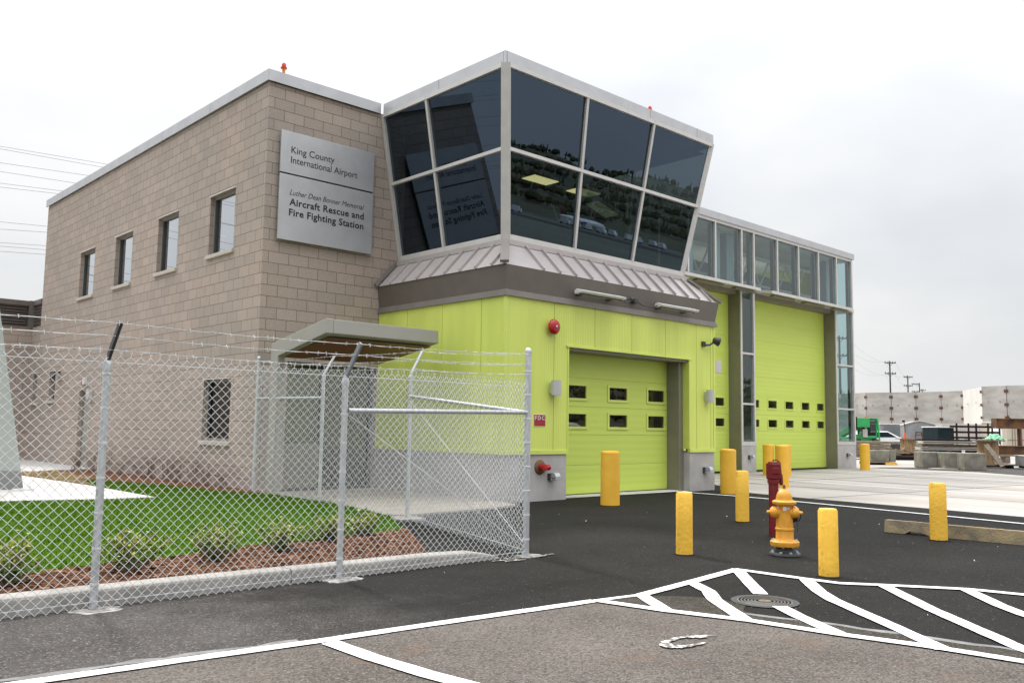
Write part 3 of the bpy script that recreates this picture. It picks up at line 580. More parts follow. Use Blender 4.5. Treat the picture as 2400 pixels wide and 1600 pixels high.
for k, (x, y) in enumerate([(7.30, 15.6), (7.25, 16.2), (7.28, 16.8), (7.22, 17.5), (7.26, 18.1), (7.2, 18.8), (7.22, 19.5), (7.15, 20.3), (7.1, 21.1), (7.05, 22.0), (6.95, 22.7)]):
    b = MB(); h = random.uniform(.45, .7)
    for q in range(30):
        a = random.uniform(0, 6.28); r_ = random.uniform(.08, .40); p1 = Vector((x + r_ * math.cos(a), y + r_ * math.sin(a), .09 + h * random.uniform(.6, 1)))
        b.tube([(x + random.gauss(0, .09), y + random.gauss(0, .09), .08), (x + r_ * .4 * math.cos(a), y + r_ * .4 * math.sin(a), .09 + h * .5), p1], [.004, .003, .0015], 3, cap=False)
    tag(b.build("dry_ornamental_grass", "dry_stalk", org=(x, y, .08), fix=False), "dead brown grass tuft in the row along the long block wall", "plant", "dry grass tufts along the block wall")

# ================================================================== FIRE STATION
XB, YB = 7.546, 14.9; X0, Y0 = 10.17, 11.08
ROOF_B, ROOF_T = 7.70, 7.915
FS = thing("fire_station", (X0, Y0, 0), "block and lime green fire station with a leaning glass control room", "building")
UPW = [(16.12, 17.25, 4.67, 5.885), (18.86, 19.99, 4.63, 5.885), (21.58, 22.72, 4.61, 5.86), (24.27, 25.42, 4.59, 5.83)]
LOW = [(15.94, 17.15, .93, 2.13)]
SMW = [(27.02, 27.55, 1.84, 2.665), (28.62, 29.22, 1.80, 2.665)]
DOOR = (23.96, 24.83, .08, 2.08)
b = MB()
wall(b, 'x', XB, YB, 28.8, 0.0, 4.0, LOW + [SMW[0]] + [DOOR], .22)
wall(b, 'x', XB, YB, 28.8, 4.0, ROOF_B, UPW, .22)
ENT = (8.15, 10.16, .03, 2.45)
wall(b, 'y', YB, XB, X0, 0, ROOF_B, [ENT], .25); b.face([(X0, YB, 3.5), (10.72, YB, 3.5), (10.72, YB, ROOF_B), (X0, YB, ROOF_B)])
b.face([(XB, 28.8, 0), (XB, 28.8, ROOF_B), (20, 28.8, ROOF_B), (20, 28.8, 0)])
b.build("block_wall", "block_masonry", FS, fix=False)
b = MB(); b.face([(XB, YB, ROOF_B + .02), (20, YB, ROOF_B + .02), (20, 28.8, ROOF_B + .02), (XB, 28.8, ROOF_B + .02)])
b.face([(10.12, 11.2, ROOF_B + .021), (16.4, 11.2, ROOF_B + .021), (16.4, 14.9, ROOF_B + .021), (10.12, 14.9, ROOF_B + .021)])
b.face([(20, 15.2, ROOF_B + .02), (31.4, 15.2, ROOF_B + .02), (31.4, 30, ROOF_B + .02), (20, 30, ROOF_B + .02)])
b.build("flat_roof", "roof_membrane", FS, fix=False)
def coping(b, a, c, out_):
    """fascia strip from a to c (horizontal), projecting 'out_' to the outside with a drip lip"""
    a = Vector((*a, 0)); c = Vector((*c, 0)); o = Vector((*out_, 0))
    pr = [(.055, ROOF_B), (.055, ROOF_T), (-.16, ROOF_T + .004), (-.16, ROOF_B + .05), (.03, ROOF_B + .05), (.03, ROOF_B)]
    b.extr(pr, lambda t, u, z: (a if t == 0 else c) + o * u + Vector((0, 0, z)))
b = MB()
coping(b, (XB - .049, YB), (10.03, YB), (0, -1)); coping(b, (XB, YB - .052), (XB, 28.85), (-1, 0))
b.build("roof_coping", "brushed_silver", FS, fix=True)
b = MB()
for y in (17.4, 19.9, 22.4, 24.9, 27.3): b.box(XB - .0585, XB - .054, y, y + .012, ROOF_B + .002, ROOF_T)
build_split(b, "coping_joint", "mullion_metal", FS)
def wnd(h, small=False):
    a, c, z0, z1 = h
    f = MB(); px = XB + .085; t = .05
    frame_rect(f, 'x', px, a, c, z0, z1, t, .07)
    if not small: f.box(px - .004, px + .05, c - t - .05, c - t, z0 + t, z1 - t, 1)
    fo = f.build("window", ["window_frame", "dark_frame"], FS)
    p = MB(); p.face([(px + .035, a + t, z0 + t), (px + .035, c - t, z0 + t), (px + .035, c - t, z1 - t), (px + .035, a + t, z1 - t)]); p.build("pane", "window_glass" if z0 > 4 else "door_glass", fo, fix=False)
    s = MB(); s.box(XB - .055, XB + .12, a - .05, c + .05, z0 - .085, z0 - .005); s.build("sill", "sill_stone", fo, bevel=.008)
    hd = MB(); hd.box(XB - .03, XB + .02, a - .02, c + .02, z1 + .002, z1 + .016); hd.build("head_flashing", "white_plastic", fo)
    k = MB(); k.face([(XB + .6, a - .5, z0 - .4), (XB + .6, c + .5, z0 - .4), (XB + .6, c + .5, z1 + .3), (XB + .6, a - .5, z1 + .3)]); k.build("blind", "interior_pale", fo, fix=False)
for h in UPW + LOW: wnd(h)
wnd(SMW[0], True)
a, c, z0, z1 = DOOR
d = MB(); d.box(XB + .12, XB + .17, a + .05, c - .05, z0, z1 - .05); dd = d.build("side_door", "canopy_grey", FS)
f = MB(); B_ = lambda *q: f.box(XB + .10, XB + .19, *q)
B_(a, a + .05, z0, z1); B_(c - .05, c, z0, z1); B_(a + .05, c - .05, z1 - .05, z1); f.build("door_frame", "jamb_brown", dd)
f = MB(); f.box(XB + .085, XB + .118, a + .10, a + .16, .98, 1.10); f.tube([(XB + .07, a + .13, 1.04), (XB + .07, a + .30, 1.04)], .012, 8); f.build("handle", "galvanised", dd)
f = MB(); f.box(XB + .116, XB + .119, a + .12, a + .26, 1.15, 1.75); f.build("vision_panel", "dark_frame", dd)
# low wing beyond the main block
b = MB()
wall(b, 'x', XB + .012, 28.8, 29.75, 0, 4.09, [SMW[1]], .22)
b.face([(XB + .012, 29.75, 0), (XB + .012, 29.75, 4.09), (-3, 29.75, 4.09), (-3, 29.75, 0)])
b.build("low_wing_wall", "block_masonry", FS, fix=False)
XB_ = XB; XB = XB + .012; wnd(SMW[1], True); XB = XB_
b = MB()
for k in range(7):
    z = 4.15 + k * .092
    b.extr([(0, z), (-.05, z + .055), (-.05, z + .075), (0, z + .085)], lambda t, u, zz: Vector((XB + .06 + u, 28.81 if t == 0 else 29.66, zz)))
    b.extr([(0, z), (-.05, z + .055), (-.05, z + .075), (0, z + .085)], lambda t, u, zz: Vector((7.40 if t == 0 else -3, 29.82 + u, zz)))
b.box(XB + .07, XB + .12, 28.81, 29.9, 4.1, 4.8); b.box(-3, XB + .06, 29.85, 29.9, 4.1, 4.8)
b.box(XB - .03, XB + .12, 28.81, 29.62, 4.76, 4.91); b.box(-3, 7.42, 29.70, 29.9, 4.76, 4.91); b.box(7.42, 7.62, 29.62, 29.9, 4.10, 4.912); b.box(-3, 7.42, 29.72, 29.88, 4.093, 4.13)
b.build("louvre_screen", "louver", FS)
# entry: glazed screen under the canopy
a, c, z0, z1 = ENT
b = MB(); yq = YB + .14
frame_rect(b, 'y', yq, a, c, z0, z1, .06, .08)
for x in (9.0, 9.55): b.box(x - .03, x + .03, yq, yq + .08, z0 + .06, z1 - .06)
b.box(a + .06, 8.97, yq + .005, yq + .075, .92, .98); b.box(9.03, c - .06, yq + .005, yq + .075, 2.02, 2.08)
en = b.build("entry_screen", "dark_frame", FS)
b = MB(); b.face([(a + .06, yq + .04, .98), (8.97, yq + .04, .98), (8.97, yq + .04, z1 - .06), (a + .06, yq + .04, z1 - .06)]); b.face([(9.03, yq + .04, z0 + .06), (c - .06, yq + .04, z0 + .06), (c - .06, yq + .04, z1 - .06), (9.03, yq + .04, z1 - .06)]); b.build("pane", "door_glass", en, fix=False)
b = MB(); b.box(a + .06, 8.97, yq + .01, yq + .06, z0 + .06, .92); b.build("spandrel", "jamb_brown", en)
# entry canopy: leg folding into a sloping roof plate
cn = MB()
prof = [(14.05, .05), (14.05, 2.67), (12.27, 2.975), (12.255, 2.735), (13.70, 2.46), (13.80, 2.44), (13.80, .05)]
cn.extr(prof, lambda t, y, z: Vector((7.36 if t == 0 else 7.50, y, z)))
cn.extr([(14.047, 2.46), (14.047, 2.667), (12.275, 2.972), (12.258, 2.738)], lambda t, y, z: Vector((7.50 if t == 0 else 9.65, y, z)))
ca = cn.build("entry_canopy", "canopy_grey", FS, bevel=.012)
b = MB(); b.extr([(14.0, 2.452), (12.42, 2.692), (12.42, 2.70), (14.0, 2.458)], lambda t, y, z: Vector((7.52 if t == 0 else 9.60, y, z - .012))); b.build("soffit", "soffit_wood", ca)
# ---- lime green base of the control tower
XR = 16.42; ZT = 3.55; ZC = .83
GD = (11.73, 15.5, 0, 2.765)
b = MB()
SE = [X0, 11.371, 12.477, 13.577, 14.661, 15.744, 16.27, XR]
g = .006
for u, v in zip(SE, SE[1:]):
    hs = []
    u_, v_ = u + g, v - g
    if v <= GD[0] or u >= GD[1]: b.box(u_, v_, Y0, Y0 + .06, ZC + .05, ZT)
    else:
        if u < GD[0]: b.box(u_, GD[0], Y0, Y0 + .06, ZC + .05, ZT); u_ = GD[0]
        if v > GD[1]: b.box(GD[1], v_, Y0, Y0 + .06, ZC + .05, ZT); v_ = GD[1]
        b.box(u_, v_, Y0, Y0 + .06, GD[3], ZT)
build_split(b, "siding_panel", "green_siding", FS)
b = MB()
for u, v in zip([Y0 + .06, 11.715, 12.825, 13.929, YB], [11.715, 12.825, 13.929, YB]): b.box(X0, X0 + .06, u + g, v - g, ZC + .05, ZT)
b.box(XR - .06, XR, Y0 + .06, 15.1, ZC + .05, ZT)
build_split(b, "side_siding", "green_siding", FS)
b = MB(); b.box(X0 + .055, GD[0] - .02, Y0 + .055, Y0 + .12, ZC, ZT); b.box(GD[1] + .02, XR - .05, Y0 + .055, Y0 + .12, ZC, ZT); b.box(GD[0] - .02, GD[1] + .02, Y0 + .055, Y0 + .12, GD[3] + .02, ZT); b.box(X0 + .055, X0 + .11, Y0 + .12, YB, ZC, ZT)
b.build("siding_backing", "jamb_brown", FS)
b = MB()
b.box(X0 - .018, GD[0] + .012, Y0 - .018, Y0 + .05, ZC - .015, ZC + .055); b.box(GD[1] - .012, XR + .018, Y0 - .018, Y0 + .05, ZC - .015, ZC + .055); b.box(X0 - .018, X0 + .05, Y0 + .05, YB - .005, ZC - .015, ZC + .055)
b.box(GD[0] - .04, GD[1] + .05, Y0 - .028, Y0 + .02, GD[3] - .004, GD[3] + .03); b.box(GD[0] - .004, GD[0] + .03, Y0 - .012, Y0 + .47, ZC + .055, GD[3] - .004); b.box(GD[1] - .03, GD[1] + .004, Y0 - .012, Y0 + .16, ZC + .055, GD[3] - .004)
b.box(X0 - .012, X0 + .05, Y0 - .012, Y0 + .05, ZC + .055, ZT); b.box(XR - .05, XR + .012, Y0 - .012, Y0 + .05, ZC + .055, ZT)
b.build("siding_trim", "green_trim", FS)
b = MB(); b.box(X0 + .02, GD[0] - .003, Y0 + .01, Y0 + .5, -.05, ZC - .016); b.box(GD[1] + .003, XR - .01, Y0 + .01, Y0 + .5, -.05, ZC - .016); b.box(X0 + .02, X0 + .3, Y0 + .5, YB - .006, -.05, ZC - .016); b.box(XR - .3, XR - .01, Y0 + .5, 15.08, -.05, ZC - .016)
build_split(b, "concrete_base", "concrete", FS)
b = MB(); b.box(GD[1] - .16, GD[1] - .032, Y0 + .165, Y0 + .475, 0.0, GD[3] - .05); b.box(GD[0] + .032, GD[1] - .032, Y0 + .03, Y0 + .475, GD[3] - .055, GD[3] - .006); b.box(GD[1] - .03, GD[1] + .002, Y0 + .165, Y0 + .6, 0, GD[3] - .06); b.build("door_jamb", "jamb_brown", FS)
def sect_door(name, x0, x1, z0, z1, y, panels, wins, thick=.05):
    d = MB()
    for a_, b_ in zip(panels, panels[1:]): 
        zz0, zz1 = a_ + .0018, b_ - .0018
        hs = [w_ for w_ in wins if zz0 < (w_[2] + w_[3]) / 2 < zz1]
        us = sorted({x0, x1, *[q for w_ in hs for q in (w_[0], w_[1])]})
        for u, v in zip(us, us[1:]):
            ww = [w_ for w_ in hs if w_[0] <= (u + v) / 2 <= w_[1]]
            if ww: d.box(u, v, y, y + thick, zz0, ww[0][2]); d.box(u, v, y, y + thick, ww[0][3], zz1)
            else: d.box(u, v, y, y + thick, zz0, zz1)
    d.box(x0, x1, y + .012, y + .03, z0 + .01, z0 + .02)
    o = d.build(name, "green_door", FS)
    s = MB(); s.box(x0, x1, y - .004, y + .03, z0 - .02, z0 + .004); s.build("bottom_seal", "black_metal", o)
    for w_ in wins:
        f = MB(); frame_rect(f, 'y', y - .018, w_[0] - .045, w_[1] + .045, w_[2] - .045, w_[3] + .045, .05, .03, 0)
        f.face([(w_[0], y + .02, w_[2]), (w_[1], y + .02, w_[2]), (w_[1], y + .02, w_[3]), (w_[0], y + .02, w_[3])], 1)
        f.build("window", ["green_trim", "door_glass"], o, fix=False)
    return o
gw = [(12.24, 12.765), (13.445, 14.005), (14.683, 15.235)]
sect_door("garage_door", 11.60, 15.52, .035, 2.78, Y0 + .48, [.035, .58, 1.16, 1.70, 2.255, 2.78], [(a_, b_, 1.855, 2.105) for a_, b_ in gw] + [(a_, b_, 1.31, 1.562) for a_, b_ in gw])
b = MB(); b.box(GD[0] - .1, GD[1] - .033, Y0 + .18, Y0 + .6, -.02, .022); b.build("door_threshold", "concrete_white", FS)
# ---- brown band, trim and standing-seam skirt
XE, YE, XER = 10.10, 11.05, 16.56; ZE = 4.09
b = MB()
def ringbox(b, xl, yf, xr, yb, t, z0, z1, fl=0.0, m=0):
    b.hexa([(xl, yf, z0), (xr, yf, z0), (xr, yf + t, z0), (xl, yf + t, z0), (xl - fl, yf - fl, z1), (xr + fl * 2.5, yf - fl, z1), (xr + fl * 2.5, yf + t, z1), (xl - fl, yf + t, z1)], m)
    b.hexa([(xl, yf + t, z0), (xl + t, yf + t, z0), (xl + t, yb, z0), (xl, yb, z0), (xl - fl, yf + t, z1), (xl + t, yf + t, z1), (xl + t, yb, z1), (xl - fl, yb, z1)], m)
    b.hexa([(xr - t, yf + t, z0), (xr, yf + t, z0), (xr, yb, z0), (xr - t, yb, z0), (xr - t, yf + t, z1), (xr + fl * 2.5, yf + t, z1), (xr + fl * 2.5, yb, z1), (xr - t, yb, z1)], m)
ringbox(b, X0 - .01, Y0 - .01, XR + .02, YB - .004, .1, ZT + .11, ZE - .005, .04)
b.build("band", "brown_panel", FS)
b = MB(); ringbox(b, X0 - .045, Y0 - .045, XR + .06, YB - .004, .1, ZT - .005, ZT + .055); ringbox(b, X0 - .028, Y0 - .028, XR + .04, YB - .004, .1, ZT + .055, ZT + .105); b.build("band_trim", "brown_trim", FS)
GBx, GBy, GBr, GBz = 10.647, 11.634, 15.99, 4.72    # glass foot
GTx, GTy, GTr, GTz = 10.105, 11.105, 16.40, 7.69    # glass head
SZ = 4.60; SX, SY, SR = 10.575, 11.56, 16.06
b = MB()
b.face([(XE, YE, ZE), (XER, YE, ZE), (SR, SY, SZ), (SX, SY, SZ)]); b.face([(XE, YB - .004, ZE), (XE, YE, ZE), (SX, SY, SZ), (SX, YB - .004, SZ)]); b.face([(XER, YE, ZE), (XER, 15.1, ZE), (SR, 15.1, SZ), (SR, SY, SZ)])
b.face([(XE, YE, ZE), (XER, YE, ZE), (XER, YE + .12, ZE - .02), (XE, YE + .12, ZE - .02)]); b.face([(XE, YE, ZE), (XE, YB - .004, ZE), (XE + .12, YB - .004, ZE - .02), (XE + .12, YE + .12, ZE - .02)])
sk = b.build("skirt_roof", "seam_metal", FS, fix=False)
b = MB()
nf = Vector((0, -(SZ - ZE), SY - YE)).normalized()
for x in [11.05, 11.477, 11.907, 12.352, 12.781, 13.225, 13.66, 14.099, 14.527, 14.956, 15.40, 15.815, 16.243]:
    t = 1.0 if x < SR else (XER - x) / (XER - SR)
    p0 = Vector((x, YE - .008, ZE)) + nf * .018; p1 = Vector((x, YE + (SY - YE) * t, ZE + (SZ - ZE) * t)) + nf * .018
    b.bar(p0, p1, .026, .055, upv=nf)
nl = Vector((-(SZ - ZE), 0, SX - XE)).normalized()
for y in [14.418, 13.994, 13.548, 13.118, 12.693, 12.25, 11.814, 11.375]:
    t = 1.0 if y > SY else (y - YE) / (SY - YE)
    b.bar(Vector((XE - .008, y, ZE)) + nl * .018, Vector((XE + (SX - XE) * t, y, ZE + (SZ - ZE) * t)) + nl * .018, .026, .055, upv=nl)
build_split(b, "standing_seam", "seam_metal", sk)
b = MB(); hp = Vector((-.5, -.5, .7)).normalized()
b.bar(Vector((XE - .03, YE - .03, ZE - .01)) + hp * .05, Vector((SX, SY, SZ)) + hp * .05, .15, .05, upv=hp)
hp = Vector((.5, -.5, .7)).normalized(); b.bar(Vector((XER + .03, YE - .03, ZE - .01)) + hp * .03, Vector((SR, SY, SZ)) + hp * .03, .12, .05, upv=hp)
b.bar(Vector((XE - .07, YB - .04, ZE + .02)), Vector((SX - .02, YB - .04, SZ + .06)), .05, .07)
build_split(b, "hip_cap", "brown_trim", sk)
b = MB(); ringbox(b, SX - .045, SY - .045, SR + .045, YB - .004, .14, SZ - .03, SZ + .065); b.build("sill_flashing", "seam_metal", FS)
# ---- leaning glass control room
def GL(y, z): t = (z - GBz) / (GTz - GBz); return Vector((GBx + (GTx - GBx) * t, y, z))
def GF(s, z): t = (z - GBz) / (GTz - GBz); x = GBx + (GBr - GBx) * s; x2 = GTx + (GTr - GTx) * s; return Vector((x + (x2 - x) * t, GBy + (GTy - GBy) * t, z))
def GR(y, z): t = (z - GBz) / (GTz - GBz); return Vector((GBr + (GTr - GBr) * t, y, z))
nF = Vector((0, -(GTz - GBz), -(GBy - GTy))).normalized(); nL = Vector((-(GTz - GBz), 0, -(GBx - GTx))).normalized(); nR = Vector((GTz - GBz, 0, -(GTr - GBr))).normalized()
SS = [0, .338, .667, 1]; ZM = 6.255
b = MB()
b.bar(GF(0, GBz - .03), GF(0, GTz), .17, .17, upv=Vector((-1, -1, 0)))
b.bar(GF(1, GBz - .03), GF(1, GTz), .10, .12, upv=Vector((1, -1, 0)))
for s in SS[1:3]: b.bar(GF(s, GBz), GF(s, GTz), .062, .10, upv=nF)
b.bar(GL(13.385, GBz), GL(13.385, GTz), .062, .10, upv=nL); b.bar(GL(YB - .055, GBz - .03), GL(YB - .055, GTz), .09, .11, upv=nL); b.bar(GR(13.3, GBz), GR(13.3, GTz), .06, .10, upv=nR)
for z, h in ((GBz + .01, .10), (ZM, .065), (GTz - .035, .075)):
    b.bar(GF(0, z) + nF * .004, GF(1, z) + nF * .004, .098, h, upv=(0, 0, 1)); b.bar(GL(GF(0, z).y + .02, z) + nL * .004, GL(YB - .01, z) + nL * .004, .098, h); b.bar(GR(GF(1, z).y + .02, z) + nR * .004, GR(15.1, z) + nR * .004, .098, h)
fr = b.build("control_room_frame", "mullion_metal", FS)
for s0, s1 in zip(SS, SS[1:]):
    for za, zb_ in ((GBz, ZM), (ZM, GTz)):
        p = MB(); p.face([GF(s0, za), GF(s1, za), GF(s1, zb_), GF(s0, zb_)]); p.build("glass_pane", "tower_glass", fr, fix=False)
for y0_, y1_ in ((11.12, 13.385), (13.385, YB - .01)):
    for za, zb_ in ((GBz, ZM), (ZM, GTz)):
        yy = lambda z: max(y0_, GF(0, z).y)
        p = MB(); p.face([GL(yy(za), za), GL(y1_, za), GL(y1_, zb_), GL(yy(zb_), zb_)]); p.build("glass_pane", "tower_glass", fr, fix=False)
p = MB(); p.face([GR(GF(1, GBz).y, GBz), GR(15.1, GBz), GR(15.1, GTz), GR(GF(1, GTz).y, GTz)]); p.build("glass_pane", "tower_glass", fr, fix=False)
b = MB()
coping(b, (10.085 + .05, 11.105 + .05), (16.52 - .05, 11.105 + .05), (0, -1)); coping(b, (10.085 + .055, 11.105 + .055), (10.085 + .055, YB - .06), (-1, 0)); coping(b, (16.52 - .055, 11.16), (16.52 - .055, 15.0), (1, 0))
b.box(10.09, 10.14, 11.11, 11.17, ROOF_B, ROOF_T + .002)
b.box(10.14, 16.46, 11.17, YB + .3, ROOF_B + .0, ROOF_B + .012)
b.build("tower_fascia", "brushed_silver", FS)
b = MB()
for x in (14.2, 15.85): b.box(x, x + .012, 11.094, 11.099, ROOF_B + .003, ROOF_T)
for y in (13.0,): b.box(10.079, 10.084, y, y + .012, ROOF_B + .003, ROOF_T)
b.build("fascia_joint", "mullion_metal", FS)
# control room interior
b = MB()
b.face([(10.7, 11.7, 4.62), (15.9, 11.7, 4.62), (15.9, 15.2, 4.62), (10.7, 15.2, 4.62)], 0); b.face([(10.7, 15.2, 4.62), (17.6, 15.2, 4.62), (17.6, 19, 4.62), (10.7, 19, 4.62)], 0); b.face([(10.2, 11.2, 7.46), (16.3, 11.2, 7.46), (16.3, 15.2, 7.46), (10.2, 15.2, 7.46)], 0); b.face([(10.2, 15.2, 7.46), (17.6, 15.2, 7.46), (17.6, 19, 7.46), (10.2, 19, 7.46)], 0)
b.face([(10.3, 19, 4.6), (17.6, 19, 4.6), (17.6, 19, 7.46), (10.3, 19, 7.46)], 0); b.face([(17.6, 15.2, 4.6), (17.6, 19, 4.6), (17.6, 19, 7.46), (17.6, 15.2, 7.46)], 0); b.face([(10.66, 15.2, 4.6), (10.66, 19, 4.6), (10.66, 19, 7.46), (10.66, 15.2, 7.46)], 0)
b.box(11.3, 15.6, 12.05, 12.55, 4.63, 5.38, 0)
b.build("control_room_interior", "interior_dark", FS, fix=False)
for x in (14.55, 16.15):
    b = MB(); b.box(x + .2, x + 1.05, 15.10, 15.55, 7.44, 7.455); b.build("ceiling_light", "ceiling_lamp", FS)
# ---- vehicle bays to the right
YF, YD, XW = 15.1, 15.55, 31.40
MX = [18.3, 19.7, 21.10, 22.50, 23.95, 24.652, 26.09, 27.475, 28.86, 30.18]
ZS0, ZS1, ZG = 5.69, 5.80, 7.66
b = MB()
for x in MX: b.box(x - .035, x + .035, YF, YF + .14, ZS1, ZG - .05)
b.box(XW - .09, XW + .0, YF - .003, YF + .14, .83, ZG)
b.box(16.6, XW - .09, YF + .002, YF + .13, ZG - .05, ZG + .03); b.box(16.6, XW + .01, YF - .03, YF + .13, ZS0, ZS1)
for x0_, x1_ in ((23.83, 24.65), (30.0, XW - .09)):
    b.box(x0_, x0_ + .085, YF - .001, YF + .13, .95, ZS0); b.box(x0_, x1_, YF - .004, YF + .13, .83, .95)
    if x1_ < 30: b.box(x1_ - .085, x1_, YF - .001, YF + .13, .95, ZS0)
    for z in (2.12, 3.70): b.box(x0_ + .085, x1_ - (.085 if x1_ < 30 else 0), YF + .003, YF + .12, z - .03, z + .03)
# east return
for y in (16.55,): b.box(XW - .13, XW - .004, y - .04, y + .04, .83, ZG)
for z, h in ((.89, .06), (2.12, .03), (3.70, .03), (5.745, .055), (7.65, .04)): b.box(XW - .12, XW - .006, YF + .14, 16.51, z - h, z + h)
bf = b.build("bay_window_frame", "mullion_metal", FS)
b = MB()
for x in MX: b.box(x - .03, x + .03, YF + .141, YF + .27, ZS1, ZG - .05)
b.box(XW - .085, XW - .065, YF + .141, YF + .24, .95, ZG); b.build("inner_mullion", "dark_frame", bf)
for x0_, x1_ in zip([16.7] + MX, MX + [XW - .09]):
    p = MB(); p.face([(x0_, YF + .06, ZS1), (x1_, YF + .06, ZS1), (x1_, YF + .06, ZG), (x0_, YF + .06, ZG)]); p.build("glass_pane", "bay_glass", bf, fix=False)
for x0_, x1_ in ((23.9, 24.6), (30.06, XW - .09)):
    for za, zb_ in ((.95, 2.12), (2.12, 3.70), (3.70, ZS0)):
        p = MB(); p.face([(x0_, YF + .06, za), (x1_, YF + .06, za), (x1_, YF + .06, zb_), (x0_, YF + .06, zb_)]); p.build("glass_pane", "bay_glass", bf, fix=False)
p = MB(); p.face([(XW - .06, YF + .1, .9), (XW - .06, 16.55, .9), (XW - .06, 16.55, ZG), (XW - .06, YF + .1, ZG)]); p.build("glass_pane", "bay_glass", bf, fix=False)
b = MB(); b.box(23.835, 24.645, YF + .005, YD - .02, -.05, .826); b.box(30.005, XW - .006, YF + .005, YD - .02, -.05, .826); b.box(XW - .25, XW - .006, YD - .02, 30, -.05, .826); b.box(16.6, 18.6, YF + .005, YD - .02, -.05, .826); build_split(b, "bay_plinth", "concrete", FS)
b = MB()
for x in (23.83, 30.0): b.box(x - .012, x - .001, YF + .03, YD + .1, 0, ZS0 - .004)
b.box(24.651, 24.662, YF + .13, YD + .1, 0, ZS0 - .004)
b.box(16.6, 23.80, YF + .14, YD + .08, 5.55, ZS0 - .004); b.box(24.67, 29.98, YF + .14, YD + .08, 5.55, ZS0 - .004)
build_split(b, "bay_jamb", "jamb_brown", FS)
P2 = [.035, .66, 1.28, 1.80, 2.42, 3.05, 3.65, 4.25, 4.85, 5.56]
w2 = [(25.02, 25.56), (26.11, 26.66), (27.204, 27.737), (28.30, 28.834), (29.37, 29.873)]
sect_door("bay_door", 24.64, 30.02, .035, 5.56, YD, P2, [(a_, b_, 2.04, 2.295) for a_, b_ in w2] + [(a_, b_, 1.41, 1.66) for a_, b_ in w2])
w1 = [(19.4, 19.9), (20.5, 21.05), (21.75, 22.3), (23.065, 23.55)]
sect_door("bay_door", 18.5, 23.84, .035, 5.56, YD, P2, [(a_, b_, 2.04, 2.295) for a_, b_ in w1] + [(a_, b_, 1.41, 1.66) for a_, b_ in w1])
for x0_, x1_ in ((18.6, 24.1), (24.78, 30.25)):
    b = MB(); b.extr([(YF - .03, ZS0 + .02), (YF - .56, ZS0 - .075), (YF - .56, ZS0 + .015), (YF - .03, ZS0 + .10)], lambda t, y, z: Vector((x0_ if t == 0 else x1_, y, z)))
    c_ = b.build("door_canopy", "mullion_metal", FS)
    for k in range(3):
        xa = x0_ + .35 + k * 2.0
        b = MB(); b.box(xa, xa + 1.35, YF - .40, YF - .25, ZS0 - .12, ZS0 - .06); b.build("strip_lamp", "jamb_brown", c_)
b = MB(); coping(b, (16.6, YF + .02), (XW + .1, YF + .02), (0, -1)); coping(b, (XW + .05, YF + .02), (XW + .05, 30), (1, 0)); b.build("bay_fascia", "brushed_silver", FS)
b = MB(); b.face([(XW - .02, 16.59, .826), (XW - .02, 30, .826), (XW - .02, 30, ROOF_B), (XW - .02, 16.59, ROOF_B)]); b.face([(16.6, 30, 0), (XW, 30, 0), (XW, 30, ROOF_B), (16.6, 30, ROOF_B)]); b.build("bay_rear_wall", "green_siding", FS, fix=False)
# bay interior seen through the glass
b = MB(); b.face([(16.7, 15.25, 7.60), (XW - .1, 15.25, 7.60), (XW - .1, 29.8, 7.60), (16.7, 29.8, 7.60)]); b.face([(16.7, 29.7, 0), (XW - .1, 29.7, 0), (XW - .1, 29.7, 7.6), (16.7, 29.7, 7.6)], 1); b.face([(16.7, 15.7, 0.01), (XW - .1, 15.7, 0.01), (XW - .1, 29.8, 0.01), (16.7, 29.8, 0.01)], 1)
b.build("bay_interior", ["interior_pale", "duct_grey"], FS, fix=False)
for y in (16.6, 19.4, 22.2):
    b = MB(); z0_, z1_ = 6.38, 7.35
    b.bar((16.8, y, z0_), (XW - .3, y, z0_), .09, .09); b.bar((16.8, y, z1_), (XW - .3, y, z1_), .09, .09)
    x = 16.9
    while x < XW - 1.2:
        b.bar((x, y, z1_), (x + .62, y, z0_), .045, .045); b.bar((x + .62, y, z0_), (x + 1.24, y, z1_), .045, .045); x += 1.24
    b.build("roof_truss", "truss_white", FS, fix=False)
b = MB()
for x in (21.85, 23.3, 26.75, 28.2, 29.5): b.box(x - .1, x + .1, 15.55, 15.72, 5.6, 7.58)
for x in (24.2, 30.75): b.box(x - .2, x + .2, 15.7, 16.1, 0, 7.58)
build_split(b, "interior_column", "interior_steel", FS)
b = MB(); b.tube([(17, 17.4, 6.75), (XW - .6, 17.4, 6.75)], .28, 14); b.tube([(17, 20.8, 6.6), (XW - .6, 20.8, 6.6)], .22, 14); b.box(17, XW - .4, 16.0, 16.3, 5.8, 6.15); b.build("duct", "duct_grey", FS, smooth=True)
b = MB()
for x in (22.4, 25.6, 27.9, 29.3):
    for y in (17.9, 20.0): b.box(x, x + 1.2, y, y + .25, 6.25, 6.33)
build_split(b, "bay_light", "bay_lamp", FS)

# ================================================================== FIXTURES ON THE BUILDING
def yb_thing(name, x, z, label, cat, group=None, y=Y0): return thing(name, (x, y, z), label, cat, group)
